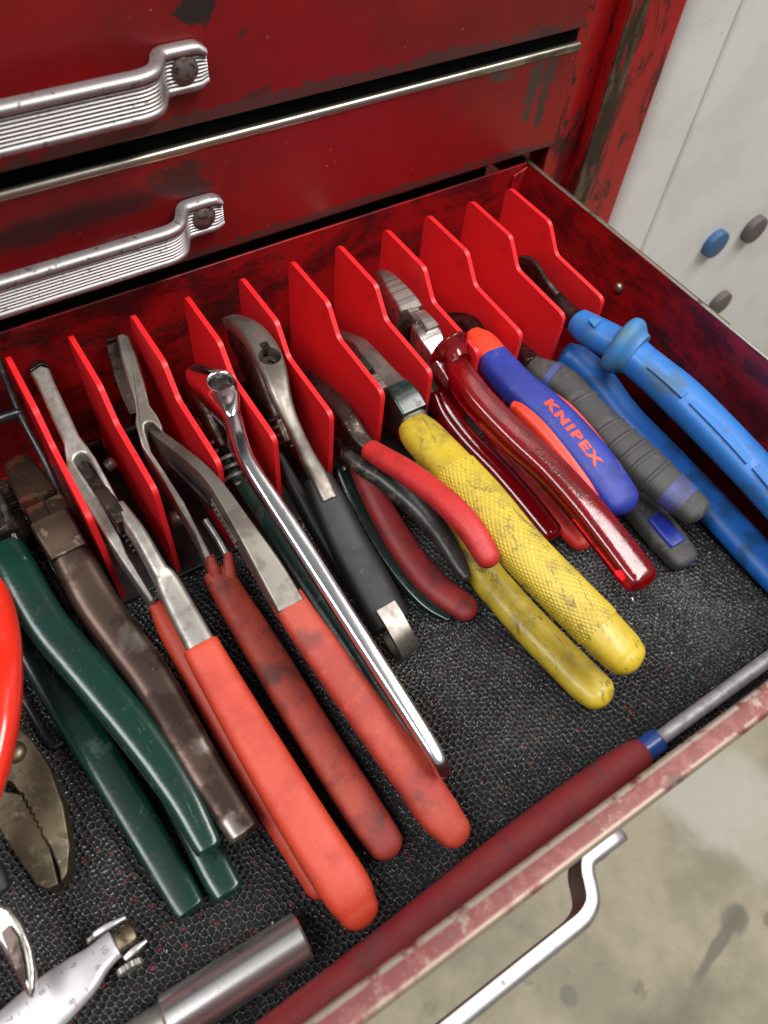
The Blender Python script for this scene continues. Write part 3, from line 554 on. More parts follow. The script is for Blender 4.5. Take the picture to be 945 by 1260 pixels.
slab('jaw_nose', [(5.1,0.9,66), (10.4,3.2,65.6), (12.7,-0.1,66), (13.3,10.3,60), (10.8,14.5,58), (7.4,11.9,60)], (0, 0, -1), 8, steel_d, t, bevel=0.6)
arm = sweep('lever', [dn((7.2,-41.9,57,2.21,6.62)), dn((7,-50.1,57,2.34,7.01)), dn((8.8,-65,56.6,2.6,7.79)), dn((10.1,-76.7,55.4,2.87,7.45))], steel_d, t, exp=6, cap0=0.1, cap1=0.4)
for i in range(14):
    a_ = np.array((6.8,-54.7,50)); b_ = np.array((9.4,-86,46)); q = a_ + (b_ - a_) * i / 13
    box('tooth', tuple(q + (-0.9, -0.7, -1.6)), tuple(q + (1.6, 0.7, 1.2)), steel_d, t, bevel=0.25)
lathe('pivot_pin', (19.1,-37.4,40), (1, 0, 0.4), [(-3, 2.6), (0, 2.6), (0.8, 1.8), (1.0, 0.2)], steel_l, t, n=18)
sweep('lever_shank', [(11.2,-69.2,49.4,2.8,6.71), (13,-83.7,48,3.06,6.73), (13.5,-98.4,45,3.32,6.31), (14.2,-103.7,44,4.35,5.23), (14.1,-114.8,43,4.88,3.91), (14.2,-131.1,41,5.22,3.66), (14.3,-140.2,39,5.18,3.62)], steel_l, t, exp=4, n=28, cap0=0.3, cap1=0.1)
sweep('grip', [(14.1,-131.3,41,6.53,4.05), (14.4,-143.7,38,6.89,4.27), (15.6,-174.6,32,7.65,4.74), (17.4,-206.1,26,8.21,5.09), (19,-224.3,22,8.21,5.09), (19.3,-231,20,6.85,4.25)], dip_o, t, n=32, exp=2.8, cap0=0.12, cap1=0.9)
sweep('grip', [(8,-101,29,2.65,2.65), (9,-114.5,25,4.95,4.46), (11.2,-145.8,18,6.64,4.65), (13.2,-185.7,13,7.21,4.32), (14.5,-216.5,11,6.35,3.81)], dip_o, t, n=28, exp=2.6, cap0=0.3, cap1=0.9)
lathe('pivot_pin', (3.7,-63.8,26), (1, 0, 0), [(-3, 3.2), (2.5, 3.2), (3.2, 2.4), (3.3, 0.2)], steel_l, t, n=18)

# ------------------------------------------------------------------ slot 2: pump pliers with dull grips
t = thing('pump_pliers', 'pump pliers with dull scuffed red grips and open toothed steel jaw', 'pliers', (42, -120, 3), 'pump pliers with dipped grips')
def prof(pixels, x): return pixels
jawo = [(31,-33,100.4), (31,-60.4,123.3), (31,-61,113.9), (31,-58.5,97.1), (31,-56.9,84.3), (31,-44.3,73.5), (31,-29.1,65.5), (31,-20.8,62.5), (31,-7.4,54.2)]
slab('forked_jaw', [(42.2,1.5,68), (38.7,-12.3,68), (36.7,-23,66.4), (35.4,-30.9,64), (33.5,-36.7,62), (31.5,-40.4,61), (29.5,-49.9,57.5), (30.4,-60,53), (31.8,-74.5,46), (32.7,-85.3,38), (32.2,-93.9,30), (35.8,-95.2,30), (35.3,-85.5,38), (34.8,-74.2,46), (33.1,-61.6,53), (31.9,-53.6,57), (33.4,-45.4,60), (34.4,-43.1,61), (36,-42.7,61.2), (37.5,-43.8,61), (38.4,-46.7,60), (39.1,-48.9,59.4), (40.3,-46.3,60), (40.4,-41.5,62), (39.7,-36.6,63.4), (42,-27.5,66), (44.8,-13.5,68), (46.9,-1,68), (45,2.2,68)], (0, 0, -1), 12, steel_g, t, bevel=0.9, bseg=3)
sweep('jaw_flank', [dn((40.2,3.5,65,2.74,7.12)), dn((38.1,-7.2,62,3.05,7.93)), dn((35.8,-18.5,58,2.69,6.99)), dn((34.8,-26.6,54,2.01,6.04))], steel_d, t, exp=5, cap0=0.15, cap1=0.3)
for i in range(9):
    c = np.array((38.7,6.8,62)); e = np.array((33.3,-9.4,52)); q = c + (e - c) * (i + 0.3) / 9
    box('tooth', tuple(q + (0.2, -0.75, -1.6)), tuple(q + (4.2, 0.75, 1.6)), steel_d, t, bevel=0.35)
lev = sweep('lever', [dn((36.6,-39.8,56,1.64,8.21)), dn((37.9,-47.9,58,1.94,9.7)), dn((40.8,-60.9,61,2.05,10.26)), dn((43.7,-74.1,63,2.16,9.95)), dn((45.3,-86.1,63,2.58,9.3)), dn((45.9,-104.3,61,3.57,7.14)), dn((46.7,-121.3,57,4.84,5.32)), dn((46.9,-138.1,53,5.35,4.28))], steel_g, t, exp=5, cap0=0.2, cap1=0.1)
L1 = np.array((39.8,-58.5,61)); L2 = np.array((44.8,-84.1,62))
for i in range(18):
    q = L1 + (L2 - L1) * i / 17
    box('tooth', tuple(q + (-4.0, -0.55, -13.5)), tuple(q + (-2.0, 0.55, -9.0)), steel_d, t, bevel=0.2)
slab('tooth_slot', [tuple(L1 + (-3.4, 0, -7.8)), tuple(L2 + (-3.4, 0, -7.8)), tuple(L2 + (-3.4, -1, -9.4)), tuple(L1 + (-3.4, 0, -9.4))], (-1, 0, 0), 0.5, black_pl, t, bevel=0.1)
L3 = np.array((45.8,-85.6,59)); L4 = np.array((46.7,-105.9,56))
for dz_ in (-3.0, -6.6):
    rod('panel_rim', [tuple(L3 + (-3.6, 0, dz_)), tuple(L4 + (-4.8, 0, dz_ + 0.8))], 0.5, steel_g, t, n=8)
for i in range(8):
    q = L3 + (L4 - L3) * (i + 0.5) / 8
    box('panel_mark', tuple(q + (-4.6 - 0.1 * i, -0.7, -5.8)), tuple(q + (-3.2, 0.7, -3.8)), steel_g, t, bevel=0.2)
sweep('grip', [(47.4,-134.6,50,6.16,3.82), (48.6,-148.5,46,6.54,4.06), (52.8,-178.4,36,7.17,4.45), (56.7,-205.6,27,7.51,4.66), (58.2,-220.2,23,7.43,4.61), (59.8,-228.2,21,6.14,3.81)], dip_c, t, n=32, exp=2.7, cap0=0.12, cap1=0.9)
sweep('grip', [(35.4,-97.4,24,6.07,4.25), (35.3,-110.3,22,6.48,4.41), (36.4,-136.6,18,7.26,4.5), (37.3,-170.2,14,7.29,4.37), (38.7,-203.9,11,7.13,4.28), (39.7,-217.5,10,6.43,3.86)], dip_d, t, n=32, exp=2.7, cap0=0.2, cap1=0.9)
sweep('grip_prong', [(35.1,-92.1,30,1.95,3.91), (34.5,-96.1,26,2.61,4.71), (33.9,-103.3,23,2.61,3.13)], dip_d, t, exp=3, cap0=0.3, cap1=0.3)
sweep('grip_prong', [(42.4,-93.4,27,1.82,3.63), (40.4,-97.9,25,2.47,4.44), (37.6,-104.5,23,2.94,3.53)], dip_d, t, exp=3, cap0=0.3, cap1=0.3)
sweep('shank', [(40.2,-78.2,34,1.16,2.31), (41.3,-86.8,30,1.16,2.31), (41.5,-94.6,27,1.32,2.63)], steel_l, t, exp=4, cap0=0.2, cap1=0.2)
lathe('pivot_pin', (30.5,-64.8,24), (-1, 0, 0), [(-6, 3.6), (0, 3.6), (1.0, 2.8), (1.3, 0.2)], steel_l, t, n=18)

# ------------------------------------------------------------------ slot 3: chrome lever pliers
t = thing('lever_pliers', 'polished chrome lever pliers with a round hole in the head and dark green lower handle', 'pliers', (62, -130, 3))
c = np.array((66.8,-46.3,72)); tilt = (0.10, -0.16, 1)
def eye_head(c, outline, n=72, rh=4.8, depth=13):
    c = np.array(c, float); P = [np.array(q, float) for q in outline]; rings = []; prof = [('i', rh, -depth), ('i', rh, -0.7), ('i', rh + 0.25, -0.2), ('i', rh + 0.7, 0.0), ('o', 0.80, -0.1), ('o', 0.93, -0.6), ('o', 1.0, -2.2), ('o', 1.03, -5.0), ('o', 1.0, -depth * 0.8), ('o', 0.9, -depth)]
    outer = []
    for k in range(n):
        th = 2 * math.pi * k / n; d = np.array((math.cos(th), math.sin(th))); best = None
        for a, b in zip(P, P[1:] + P[:1]):
            e = b[:2] - a[:2]; den = d[0] * -e[1] + d[1] * e[0]
            if abs(den) < 1e-9: continue
            w_ = a[:2] - c[:2]; tt = (w_[0] * -e[1] + w_[1] * e[0]) / den; u_ = (d[0] * w_[1] - d[1] * w_[0]) / den
            if tt > 0 and -1e-6 <= u_ <= 1 + 1e-6: best = (tt, a[2] + (b[2] - a[2]) * u_) if best is None or tt < best[0] else best
        outer.append(best if best else (rh + 4, c[2]))
    V = []
    for kind, q, dz in prof:
        for k in range(n):
            th = 2 * math.pi * k / n; R, zo = outer[k]
            rr = q if kind == 'i' else max(rh + 0.9, R * q); zz = c[2] + (zo - c[2]) * (0 if kind == 'i' else min(1, rr / R)) + dz
            V.append((c[0] + math.cos(th) * rr, c[1] + math.sin(th) * rr, zz))
    m = len(prof); F = []
    for i in range(m):
        for k in range(n): a, b = i * n + k, i * n + (k + 1) % n; F.append((a, b, (b + n) % (m * n), (a + n) % (m * n)))
    return V, F
HO = [(59.9,-24.2,65), (62.4,-24.5,66), (65.4,-28,68), (68.4,-33,70), (71.4,-37.4,71), (73.2,-42.5,71.4), (73,-48,71.4), (71,-54,71), (67.6,-60.5,70.4), (64.6,-64.9,69.8), (61,-63.9,69.8), (61,-58.3,70), (60.5,-52.2,70), (59.8,-44.7,69), (59.3,-36.1,67), (58.9,-28.9,65.4)]
mobj('eye_head', *eye_head(c, HO), chrome, t, angle=45)
sweep('chrome_handle', [dn((64.6,-60.1,69.4,3.66,4.75)), dn((63.6,-64.2,69.6,3.63,4.72)), dn((61.3,-72.9,69.2,3.42,4.45)), dn((59.5,-84,67.5,3.22,3.54)), dn((60.2,-102.8,63.5,3.47,3.12)), dn((61,-122.2,60,3.55,2.84)), dn((62.4,-164.2,51.5,3.26,2.61)), dn((63.8,-194.9,44.5,3.04,2.43)), dn((64.3,-207.5,41,2.87,2.58)), dn((64.2,-212.2,38,2.46,2.96))], chrome, t, n=28, exp=3.2, cap0=0.3, cap1=0.8, res=8)
lathe('hole_core', tuple(c + np.array((0, 0, -12.5))), (0, 0, 1), [(0, 4.78), (1.0, 4.78), (1.1, 0.5)], steel_d, t, n=24)
sweep('head_body', [(62.5,-22.2,48,3.53,9.18), (62.2,-34,48,4.52,9.94), (61.1,-45.5,47,3.77,8.29), (59.4,-59.3,46,2.02,5.25)], steel_d, t, exp=3, cap0=0.5, cap1=0.4)
sweep('lever_web', [(61,-63.7,58,1.3,5.84), (60.8,-95.5,52,1.26,5.29), (62.7,-147.7,42,1.2,3.84), (63.7,-190.8,35,1.14,2.75), (64.6,-207.3,31,1.27,2.54)], chrome2, t, exp=5, cap0=0.3, cap1=0.6)
coil('spring', (59.8,-52.1,44), (57.8,-71,36), 5.0, 0.9, 5, steel_l, t)
lg = sweep('handle', [(59,-51.8,36,2.44,7.31), (59.2,-69.3,33,2.74,8.22), (60.2,-101.4,30,3.31,9.26), (60.9,-151.6,26,3.42,7.52), (61.6,-190.8,22,3.26,5.87), (63.3,-208.6,20,2.61,4.18)], green_k, t, exp=5, cap0=0.2, cap1=0.5)
lathe('pivot_pin', (57.9,-40.1,46), (-1, 0, 0.3), [(-6, 3.0), (0, 3.0), (1.0, 2.2), (1.3, 0.2)], steel_l, t, n=18)
a = np.array((59.6,-121.3,32)); b = np.array((60.6,-157.9,28)); d = b - a
text_on('embossed_text', 'SIDCHROME', tuple(a), tuple(d), (0.9, 0.45, 0.5), 2.6, [lg], emb_g, t, lift=0.15, spacing=1.05, cast=(0.78, 0.1, -0.62))
a = np.array((60.4,-161.9,27)); b = np.array((61.1,-191.3,24)); d = b - a
text_on('embossed_text', 'FORGED', tuple(a), tuple(d), (0.9, 0.45, 0.5), 1.9, [lg], emb_g, t, lift=0.12, spacing=1.05, cast=(0.78, 0.1, -0.62))

# ------------------------------------------------------------------ slot 4: grey lever cutters with a black grip
t = thing('hooked_head_pliers', 'grey steel pliers with hooked head, keyed pivot hole and black rubber grip', 'pliers', (88, -100, 3))
bar = sweep('handle_blade', [(88.3,-6.5,62,1.61,2.58), (89.1,-14.5,67,2.98,3.87), (90.5,-23.6,70,4.65,4.18), (91,-32.9,71,5.6,3.92), (90,-42.7,71,5.85,3.51), (87.8,-53,70,5.11,3.06), (85.9,-61,67,4.09,2.87), (85.3,-68.5,62,3.12,2.49), (85.7,-75.7,56,2.8,2.52), (86.2,-82.6,50,3.15,2.52), (87.1,-89.8,44,3.68,2.94), (86.8,-98.2,40,3.67,2.94)], steel_g, t, n=28, exp=3.6, cap0=0.6, cap1=0.1, res=8)
c = np.array((89.1,-44.6,73)); cut(bar, *cyldata(c + np.array((0, 0, 6)), (0.1, -0.1, -1), [(0, 4.6), (30, 4.6)], 28))
c2 = np.array((90.4,-39.4,73)); cut(bar, *boxdata(tuple(c2 + (-1.8, -1.6, -8)), tuple(c2 + (1.8, 2.0, 8))))
lathe('pivot_nut', tuple(c + np.array((0.3, -0.6, -6.2))), (0.12, -0.1, 1), [(0, 4.3), (3.4, 4.3), (3.8, 3.9), (3.8, 1.5), (2.6, 1.3), (2.5, 0.2)], steel_d, t, n=24)
sweep('head_body', [(89.2,-8.4,56,1.81,7.25), (90.2,-18.3,56,3.58,11.47), (89.6,-32.7,52,4.61,11.99), (86.4,-50.1,48,3.84,9.98), (84.7,-65.8,42,2.42,6.3)], steel_d, t, exp=3, cap0=0.5, cap1=0.4)
coil('spring', (85.3,-55.3,50), (85.4,-64.3,40), 5.6, 1.0, 4, steel_d, t)
sweep('grip', [(87.7,-87.5,42,5.73,4.59), (87.4,-96.6,37,7.08,4.96), (86.5,-114.2,29,8.22,5.42), (86.9,-129.4,22,8.86,5.85), (86.7,-142.8,17,8.97,5.92), (86.7,-148.5,15,8.78,5.8)], blk_grip, t, n=30, exp=2.6, cap0=0.25, cap1=0.3)
hk = [(85.2,-145.1,25), (85.4,-151,23.5), (85.6,-158.3,20), (86.9,-161.5,14), (87.3,-161.3,8.5), (87.3,-157,5.2), (87.9,-149,4.2)]
sweep('end_hook', [(q[0], q[1], q[2], 1.0, 4.6) for q in hk], steel_g, t, exp=6, cap0=0.2, cap1=0.2, up=(1, 0.15, 0))
sweep('handle', [(80.7,-64,36,2.45,4.91), (81.5,-82.1,26,3.16,5.05), (82.1,-103.5,18,3.48,4.18), (83.6,-128.1,12,3.77,3.39)], blk_grip, t, n=20, exp=2.6, cap0=0.3, cap1=0.8)

# ------------------------------------------------------------------ slot 5: two small pliers
t = thing('red_grip_pliers', 'small dark steel pliers with matte red grips, upper grip over the yellow handle', 'pliers', (115, -90, 3))
sweep('head', [(112, -14, 30, 1.5, 5), (113, -30, 33, 4, 8), (113.5,-58,40,4.71,9.42), (112.2,-71.1,44,4.58,7.33), (112.6,-79.8,44,4.18,4.18), (114,-86.7,44,3.46,2.77)], steel_d, t, exp=4, cap0=0.6, cap1=0.1)
sweep('grip', [(113.2,-87.2,45,4.65,3.95), (114.5,-96.8,48,5.07,4.31), (116.9,-108.6,51,5.29,4.5), (120.2,-128.5,54,5.44,4.63), (121.6,-144.5,54,5.48,4.66), (121.3,-157.8,51,4.95,4.21)], red_matte, t, n=28, exp=2.2, cap0=0.15, cap1=0.9)
sweep('grip', [(112.4,-78.8,28,3.99,3.59), (112.4,-95.9,20,5.78,4.62), (111.9,-117.9,14,6.41,4.49), (113.6,-140.6,11,6.62,4.31), (119.2,-156.9,10,6.19,4.02)], red_low, t, n=28, exp=2.4, cap0=0.3, cap1=0.9)
t = thing('dark_handle_pliers', 'small pliers with one worn black handle and one dark green handle tip', 'pliers', (108, -90, 3))
sweep('head', [(104, -14, 30, 1.5, 4), (105, -40, 34, 3.5, 6), (108,-68.9,36,2.87,4.02), (106.8,-81.7,38,3.15,3.15)], steel_d, t, exp=4, cap0=0.6, cap1=0.2)
sweep('handle', [(105.9,-79.1,38,2.81,2.81), (108.8,-89,38,3.83,3.44), (113.8,-99.5,37,4.67,3.73), (119.4,-116.4,34,5.31,3.98), (121.9,-131.8,30,4.75,3.33), (121.8,-144.5,26,3.71,2.6), (121.5,-150.4,25,2.35,1.88)], worn_k, t, n=26, exp=2.4, cap0=0.4, cap1=0.9)
sweep('handle', [(107.1,-73.9,20,3.7,3.7), (106.6,-85,16,4.78,3.82), (105.4,-103.7,12,5.07,3.04), (105.7,-126.2,9,4.78,2.39), (107.8,-145.3,8,4.16,2.08), (111.2,-156.8,8,1.71,1.03)], green_k, t, n=24, exp=3, cap0=0.4, cap1=0.6)

# ------------------------------------------------------------------ slot 6: yellow linesman pliers
t = thing('yellow_pliers', 'linesman pliers with grimy yellow cross-hatched grips', 'pliers', (140, -130, 3))
sweep('head', [(137, -12, 36, 2.5, 6), (138.6,-35,44,3.03,8.49), (137.2,-46.7,48,3.7,8.87), (137.1,-59.9,48.4,4.36,8.71), (136.9,-70.1,48.6,5.01,9.02)], steel_g, t, exp=6, cap0=0.3, cap1=0.1)
sweep('joint_mark', [(133,-48.6,55.6,3.43,1.03), (133.2,-57,55.8,3.75,1.12)], green_k, t, exp=5, cap0=0.1, cap1=0.1)
sweep('joint_plate', [(133.2,-60.3,55.8,3.55,1.07), (133.2,-69.4,56,4.03,1.21)], steel_b, t, exp=6, cap0=0.1, cap1=0.1)
sweep('collar', [(137.2,-69.6,48.5,5.38,9.14), (137.5,-76.4,48,6.58,8.56), (137.5,-83.5,47.5,6.71,6.71)], green_k, t, exp=6, cap0=0.08, cap1=0.08)
sweep('tang', [(137.4,-81.3,47,6.38,5.74), (136.1,-90.1,47,5.95,4.76)], steel_g, t, exp=4, cap0=0.1, cap1=0.1)
sweep('grip', [(135.8,-86.8,47,7.55,6.04), (135.5,-93.4,47.5,9.04,6.87), (135.9,-108.4,48,9.53,7.05), (136.1,-120.2,48.5,9.7,7.18)], yellow_m, t, n=40, exp=2.3, cap0=0.18, cap1=0)
kp = [(136.1,-116.8,48.4,9.75,7.22), (136.6,-136.2,48.6,9.82,7.07), (136.8,-159.7,47.5,9.68,6.78), (139.8,-180.8,45,9.63,6.74), (142.7,-194.7,42.5,9.53,6.67), (143.8,-200.4,41.5,9.49,6.64)]
mobj('knurled_sleeve', *knurl(kp), yellow_m, t, angle=80)
sweep('grip_end', [(143.3,-198,42,9.51,6.65), (144.7,-205.4,40.5,9.3,6.51), (146.2,-211.7,39,8.97,6.28), (146.8,-214.5,38.5,8.19,5.73)], yellow_m, t, n=40, exp=2.3, cap0=0, cap1=0.7)
lo1 = [(139,-93.2,26,5.33,5.33), (136.8,-123.5,18,6.83,5.46), (134.5,-149,15,7.86,5.5), (134.4,-159.7,14.5,8.1,5.51)]
sweep('grip', lo1, yellow_m, t, n=36, exp=2.3, cap0=0.4, cap1=0)
sweep('grip_end', [(134.5,-156.1,14.6,7.96,5.41), (135.9,-176.9,13.5,8.28,5.46), (138.9,-199,12.5,8.41,5.38), (140.6,-210.3,12,8.46,5.42), (141.7,-215,12,7.93,5.08)], yellow_m, t, n=36, exp=2.3, cap0=0, cap1=0.8)

# ------------------------------------------------------------------ slot 7: cutters with clear red insulation
t = thing('insulated_cutters', 'bright steel cutters with glossy clear red insulated handles', 'cutters', (165, -130, 3))
sweep('jaw', [(163.8,-13.2,62,1.72,5.17), (163.9,-18.6,62,3.24,7.12), (163.3,-27.9,61.5,4.9,7.84), (162.8,-37.1,61,5.59,7.83), (162.3,-41.8,60.5,5.75,7.47)], steel_b, t, exp=6, cap0=0.4, cap1=0.06)
sweep('jaw', [(163.7,-38.1,59,2.62,6.55), (163.6,-43,58.5,2.98,7.45), (163.5,-48.4,58,3.33,8.33)], steel_g, t, exp=6, cap0=0.1, cap1=0.1)
sweep('joint', [(165.1,-43.9,59.6,2.79,6.97), (165.1,-49.9,59,3.14,7.85), (165,-55.3,58.5,3.49,7.67)], steel_b, t, exp=6, cap0=0.1, cap1=0.1)
sweep('joint_step', [(161.4,-40.5,56.5,1.87,4.68), (160.8,-46.9,56,2.6,6.5)], steel_d, t, exp=6, cap0=0.1, cap1=0.1)
sweep('shank', [(163,-48.7,57.5,4.44,6.67), (162.9,-55.9,58,5.86,6.45), (162.3,-62.1,57,4.74,5.21), (162,-70,55,3.62,3.98), (160.9,-78.6,54,2.87,3.16)], steel_b, t, exp=5, cap0=0.06, cap1=0.2)
c = np.array((166.9,-67,60)); ax = np.array((163.8,-97.2,55)) - np.array((164.5,-70.3,60))
mobj('flange', *sweepdata([(*(c + ax * 0.10 * k), w_, h_) for k, w_, h_ in ((-0.9, 7.0, 8.6), (-0.5, 9.0, 11.4), (0.0, 9.6, 12.4), (0.6, 8.6, 10.6), (1.4, 7.0, 8.2), (2.6, 6.2, 6.6))], n=32, cap0=0.12, cap1=0), red_deep, t)
h1 = sweep('insulation', [(165.6,-72,57,5.77,5.49), (164.3,-82.6,56,6.41,5.77), (164.5,-96.6,54,6.68,5.68), (167.4,-116.3,51,6.92,5.54), (171.7,-135.7,48,7.17,5.37), (173.7,-155.6,45,7.38,5.31), (174.4,-173.1,42,7.59,5.16), (174.7,-187.5,39.5,7.65,4.89), (174.7,-191.5,39,7.29,4.67)], red_clear, t, n=40, exp=3.3, cap0=0.1, cap1=0.7)
sweep('core', [(165.1,-72.9,56,3.07,3.07), (164.7,-96.7,53,3,2.7), (167.5,-116.4,50,2.78,2.5), (171.8,-135.9,47,3.08,2.46), (173.8,-155.8,44,3.36,2.35), (174.6,-173.4,41,3.64,2.18), (174.9,-183.8,39,3.28,1.97)], kn_red, t, exp=4, cap0=0.1, cap1=0.5)
sweep('insulation', [(161.9,-68.7,36,4.17,4.58), (162.1,-77.5,31,5.12,4.86), (164.6,-93.4,26,5.84,4.97), (169.3,-111.3,21,6.18,4.95), (172.9,-131.5,16,6.3,4.41), (174.1,-146.3,13,5.87,4.11)], red_deep, t, n=28, exp=2.5, cap0=0.5, cap1=0.8)
sweep('core', [(158.2,-48.1,44,2.66,3.19), (160.4,-59.2,40,3.03,3.64), (162,-70,35,2.65,2.65)], steel_g, t, exp=4, cap0=0.2, cap1=0.2)
a = np.array((166.8,-127.5,54)); b = np.array((172.6,-161,49))
text_on('embossed_text', 'SIDCHROME', tuple(a), tuple(b - a), (0.75, 0.6, 0), 3.3, [h1], emb_k, t, lift=0.14, spacing=1.12)

# ------------------------------------------------------------------ slot 8: blue and orange two-component pliers
t = thing('blue_orange_pliers', 'pliers with blue and orange moulded grip lettered KNIPEX', 'pliers', (190, -110, 3))
sweep('head', [(186, -12, 30, 1.5, 4), (187, -30, 34, 4.0, 8), (193.7,-45.8,46,3.93,5.5), (189.7,-61.3,52,3.79,3.79)], steel_d, t, exp=5, cap0=0.5, cap1=0.1)
sweep('grip_neck', [(187.1,-59.2,54,4.53,4.08), (187.2,-65.4,54,6.93,5.54), (186.6,-73.5,54,7.23,5.78), (186.5,-79.4,53.5,7.18,5.74)], kn_or, t, n=30, exp=2.5, cap0=0.5, cap1=0.1)
hb = sweep('grip', [(186.3,-75.3,53.6,7.59,6.22), (185.6,-85.9,53.5,8.03,6.42), (185.9,-96.3,53,8.29,6.47), (188.7,-112.3,51.5,9.06,6.71), (190.4,-129.4,49,9.63,6.74), (191.3,-144.5,46,9.69,6.59), (191.8,-156.1,43,9.27,6.12), (191.8,-160.2,42,8.73,5.76)], kn_blue, t, n=36, exp=2.7, cap0=0.06, cap1=0.75)
hs = sweep('side_inlay', [(177.6,-102.3,52.6,2.31,2.08), (179.1,-106.6,52.8,3.53,3), (181,-118.8,51.6,4.37,3.49), (182.1,-134.3,48.8,4.31,3.45), (181.9,-147.4,45.8,3.93,3.14), (181.7,-154.6,44,2.38,2.14)], kn_or, t, n=24, exp=2.6, cap0=0.6, cap1=0.6)
sweep('side_inlay', [(198.9,-100.2,49.5,1.1,1.32), (201.8,-113.2,48.5,1.63,1.96), (203,-129.3,46,1.61,1.93), (202.4,-142.9,43.5,1.59,1.91), (201,-152.6,41.5,1.05,1.26)], kn_or, t, n=16, exp=2.4, cap0=0.5, cap1=0.5)
sweep('grip', [(184.9,-69.6,34,3.89,4.28), (181.6,-86.2,26,4.64,4.18), (180.9,-106.5,17,5.38,4.04), (182.8,-124,13,5.71,4), (184.1,-143.4,11,5.79,4.06), (185,-156.3,10.5,5.34,3.74)], kn_red, t, n=26, exp=2.4, cap0=0.4, cap1=0.9)
a = np.array((185.8,-110.9,57)); b = np.array((186.9,-148.8,52))
text_on('brand_lettering', 'KNIPEX', tuple(a), tuple(b - a), (0.75, 0.6, 0), 4.3, [hb], kn_or, t, lift=0.2, spacing=1.25, bold=0.05, xs=1.42)

# ------------------------------------------------------------------ slot 9: charcoal grip pliers
t = thing('charcoal_grip_pliers', 'pliers with ribbed charcoal rubber grips and faded blue inserts', 'pliers', (215, -120, 3))
sweep('head', [(212, -12, 26, 1.5, 4), (212, -34, 30, 4.5, 8), (213.3,-68,36,4.38,6.14), (211,-79.6,40,5.06,5.06)], steel_d, t, exp=4, cap0=0.5, cap1=0.1)
gp = [(211.3,-78.5,40,4.67,4.21), (212.7,-84.8,40,7.35,5.88), (216.5,-93.6,40,8.46,6.26), (216.8,-101,40,8.38,6.2), (216.4,-112.4,40,7.89,5.84), (216.5,-131.2,39,8.83,6.18), (217.7,-143.9,38,9.44,6.42), (219.1,-156.5,37,9.51,6.27), (221.8,-168.1,35,8.9,5.87), (223.3,-175.1,34,8.15,5.38), (224,-178.6,33.5,7.77,5.13)]
sweep('grip', gp, rub_grey, t, n=34, exp=2.5, cap0=0.3, cap1=0.5)
sweep('blue_ring', [(214.3,-87.8,40.2,8.3,6.48), (215.3,-90.8,40.2,8.66,6.59)], rub_blue, t, n=34, exp=2.5, cap0=0.05, cap1=0.05)
C = catmull(gp, 20)
for k in (76, 96, 106, 118, 128, 140):
    q = C[k]; tt = C[k + 1, :3] - C[k - 1, :3]; tt /= np.linalg.norm(tt)
    mobj('grip_rib', *sweepdata([(*(q[:3] - tt * 1.3), q[3] * 0.99, q[4] * 0.99), (*(q[:3] - tt * 0.5), q[3] + 0.55, q[4] + 0.55), (*(q[:3] + tt * 0.5), q[3] + 0.55, q[4] + 0.55), (*(q[:3] + tt * 1.3), q[3] * 0.99, q[4] * 0.99)], n=34, exp=2.5, res=3, cap0=0.02, cap1=0.02), rub_grey, t)
def band(k0, k1, grow, mat, nm, CC, n=34): return mobj(nm, *sweepdata([(*CC[k][:3], CC[k][3] + grow, CC[k][4] + grow) for k in np.linspace(k0, k1, 5).astype(int)], n=n, exp=2.5, res=4, cap0=0.03, cap1=0.03), mat, t)
band(152, 172, 0.2, rub_blue, 'blue_insert', C)
gl = [(216.5,-133.5,22,6.48,5.18), (219.4,-147.7,15,8.01,5.61), (220.2,-159,13,8.32,5.49), (219.7,-173.6,12,8.38,5.19), (219,-184.5,11.5,7.71,4.78), (218.9,-188.5,11,6.95,4.31)]
low = sweep('grip', gl, rub_grey, t, n=30, exp=3.2, cap0=0.4, cap1=0.5)
sweep('blue_insert', [(218.8,-166,17,4.08,2.04), (218.7,-173.8,16.4,4.6,2.3), (218.6,-182.2,15.6,4.38,2.19)], rub_blue2, t, exp=4, cap0=0.12, cap1=0.12)
sweep('blue_insert', [(219.9,-185.6,11.6,4.77,3.82), (219.5,-189.9,11,4.02,3.22)], rub_blue2, t, exp=3, cap0=0.1, cap1=0.5)

# ------------------------------------------------------------------ slot 10: blue insulated pliers
t = thing('blue_insulated_pliers', 'pliers with bright blue insulated handles and thick finger flange, beside drawer wall', 'pliers', (245, -120, 3))
sweep('jaw', [(239,-27.9,55,1.03,4.11), (241.5,-32.8,55,1.43,5.73), (240.9,-40.3,54,1.63,6.5), (239.5,-47.9,52,1.82,7.27), (240.4,-55.3,50,2.42,6.77)], steel_d, t, exp=4, cap0=0.4, cap1=0.3)
sweep('jaw', [(243.2,-26.5,48,1.26,3.77), (242.8,-36.3,48,1.86,5.59), (239.7,-48.8,49,2.44,6.34)], steel_d, t, exp=4, cap0=0.4, cap1=0.3)
sweep('neck', [(242.9,-50.5,48,3.06,6.11), (240.4,-62.7,50,3.99,5.59), (238.5,-73.5,53,4.3,4.3), (238.4,-81.1,55,4.24,3.82)], steel_d, t, exp=4, cap0=0.2, cap1=0.1)
sweep('insulation', [(235.2,-77.6,56.6,6.54,6.02), (235.7,-85.3,57.5,7.61,6.85), (238,-93.4,58,7.92,6.97), (240.4,-100.2,58,7.88,6.93)], vde_blue, t, n=36, exp=2.3, cap0=0.12, cap1=0.02)
slab('arrow_mark', [(231.3,-84.5,65.6), (236.3,-89.2,66.2), (229.6,-91.2,66.2)], (-0.1, 0.1, 1), 0.5, vde_grime, t, bevel=0.1)
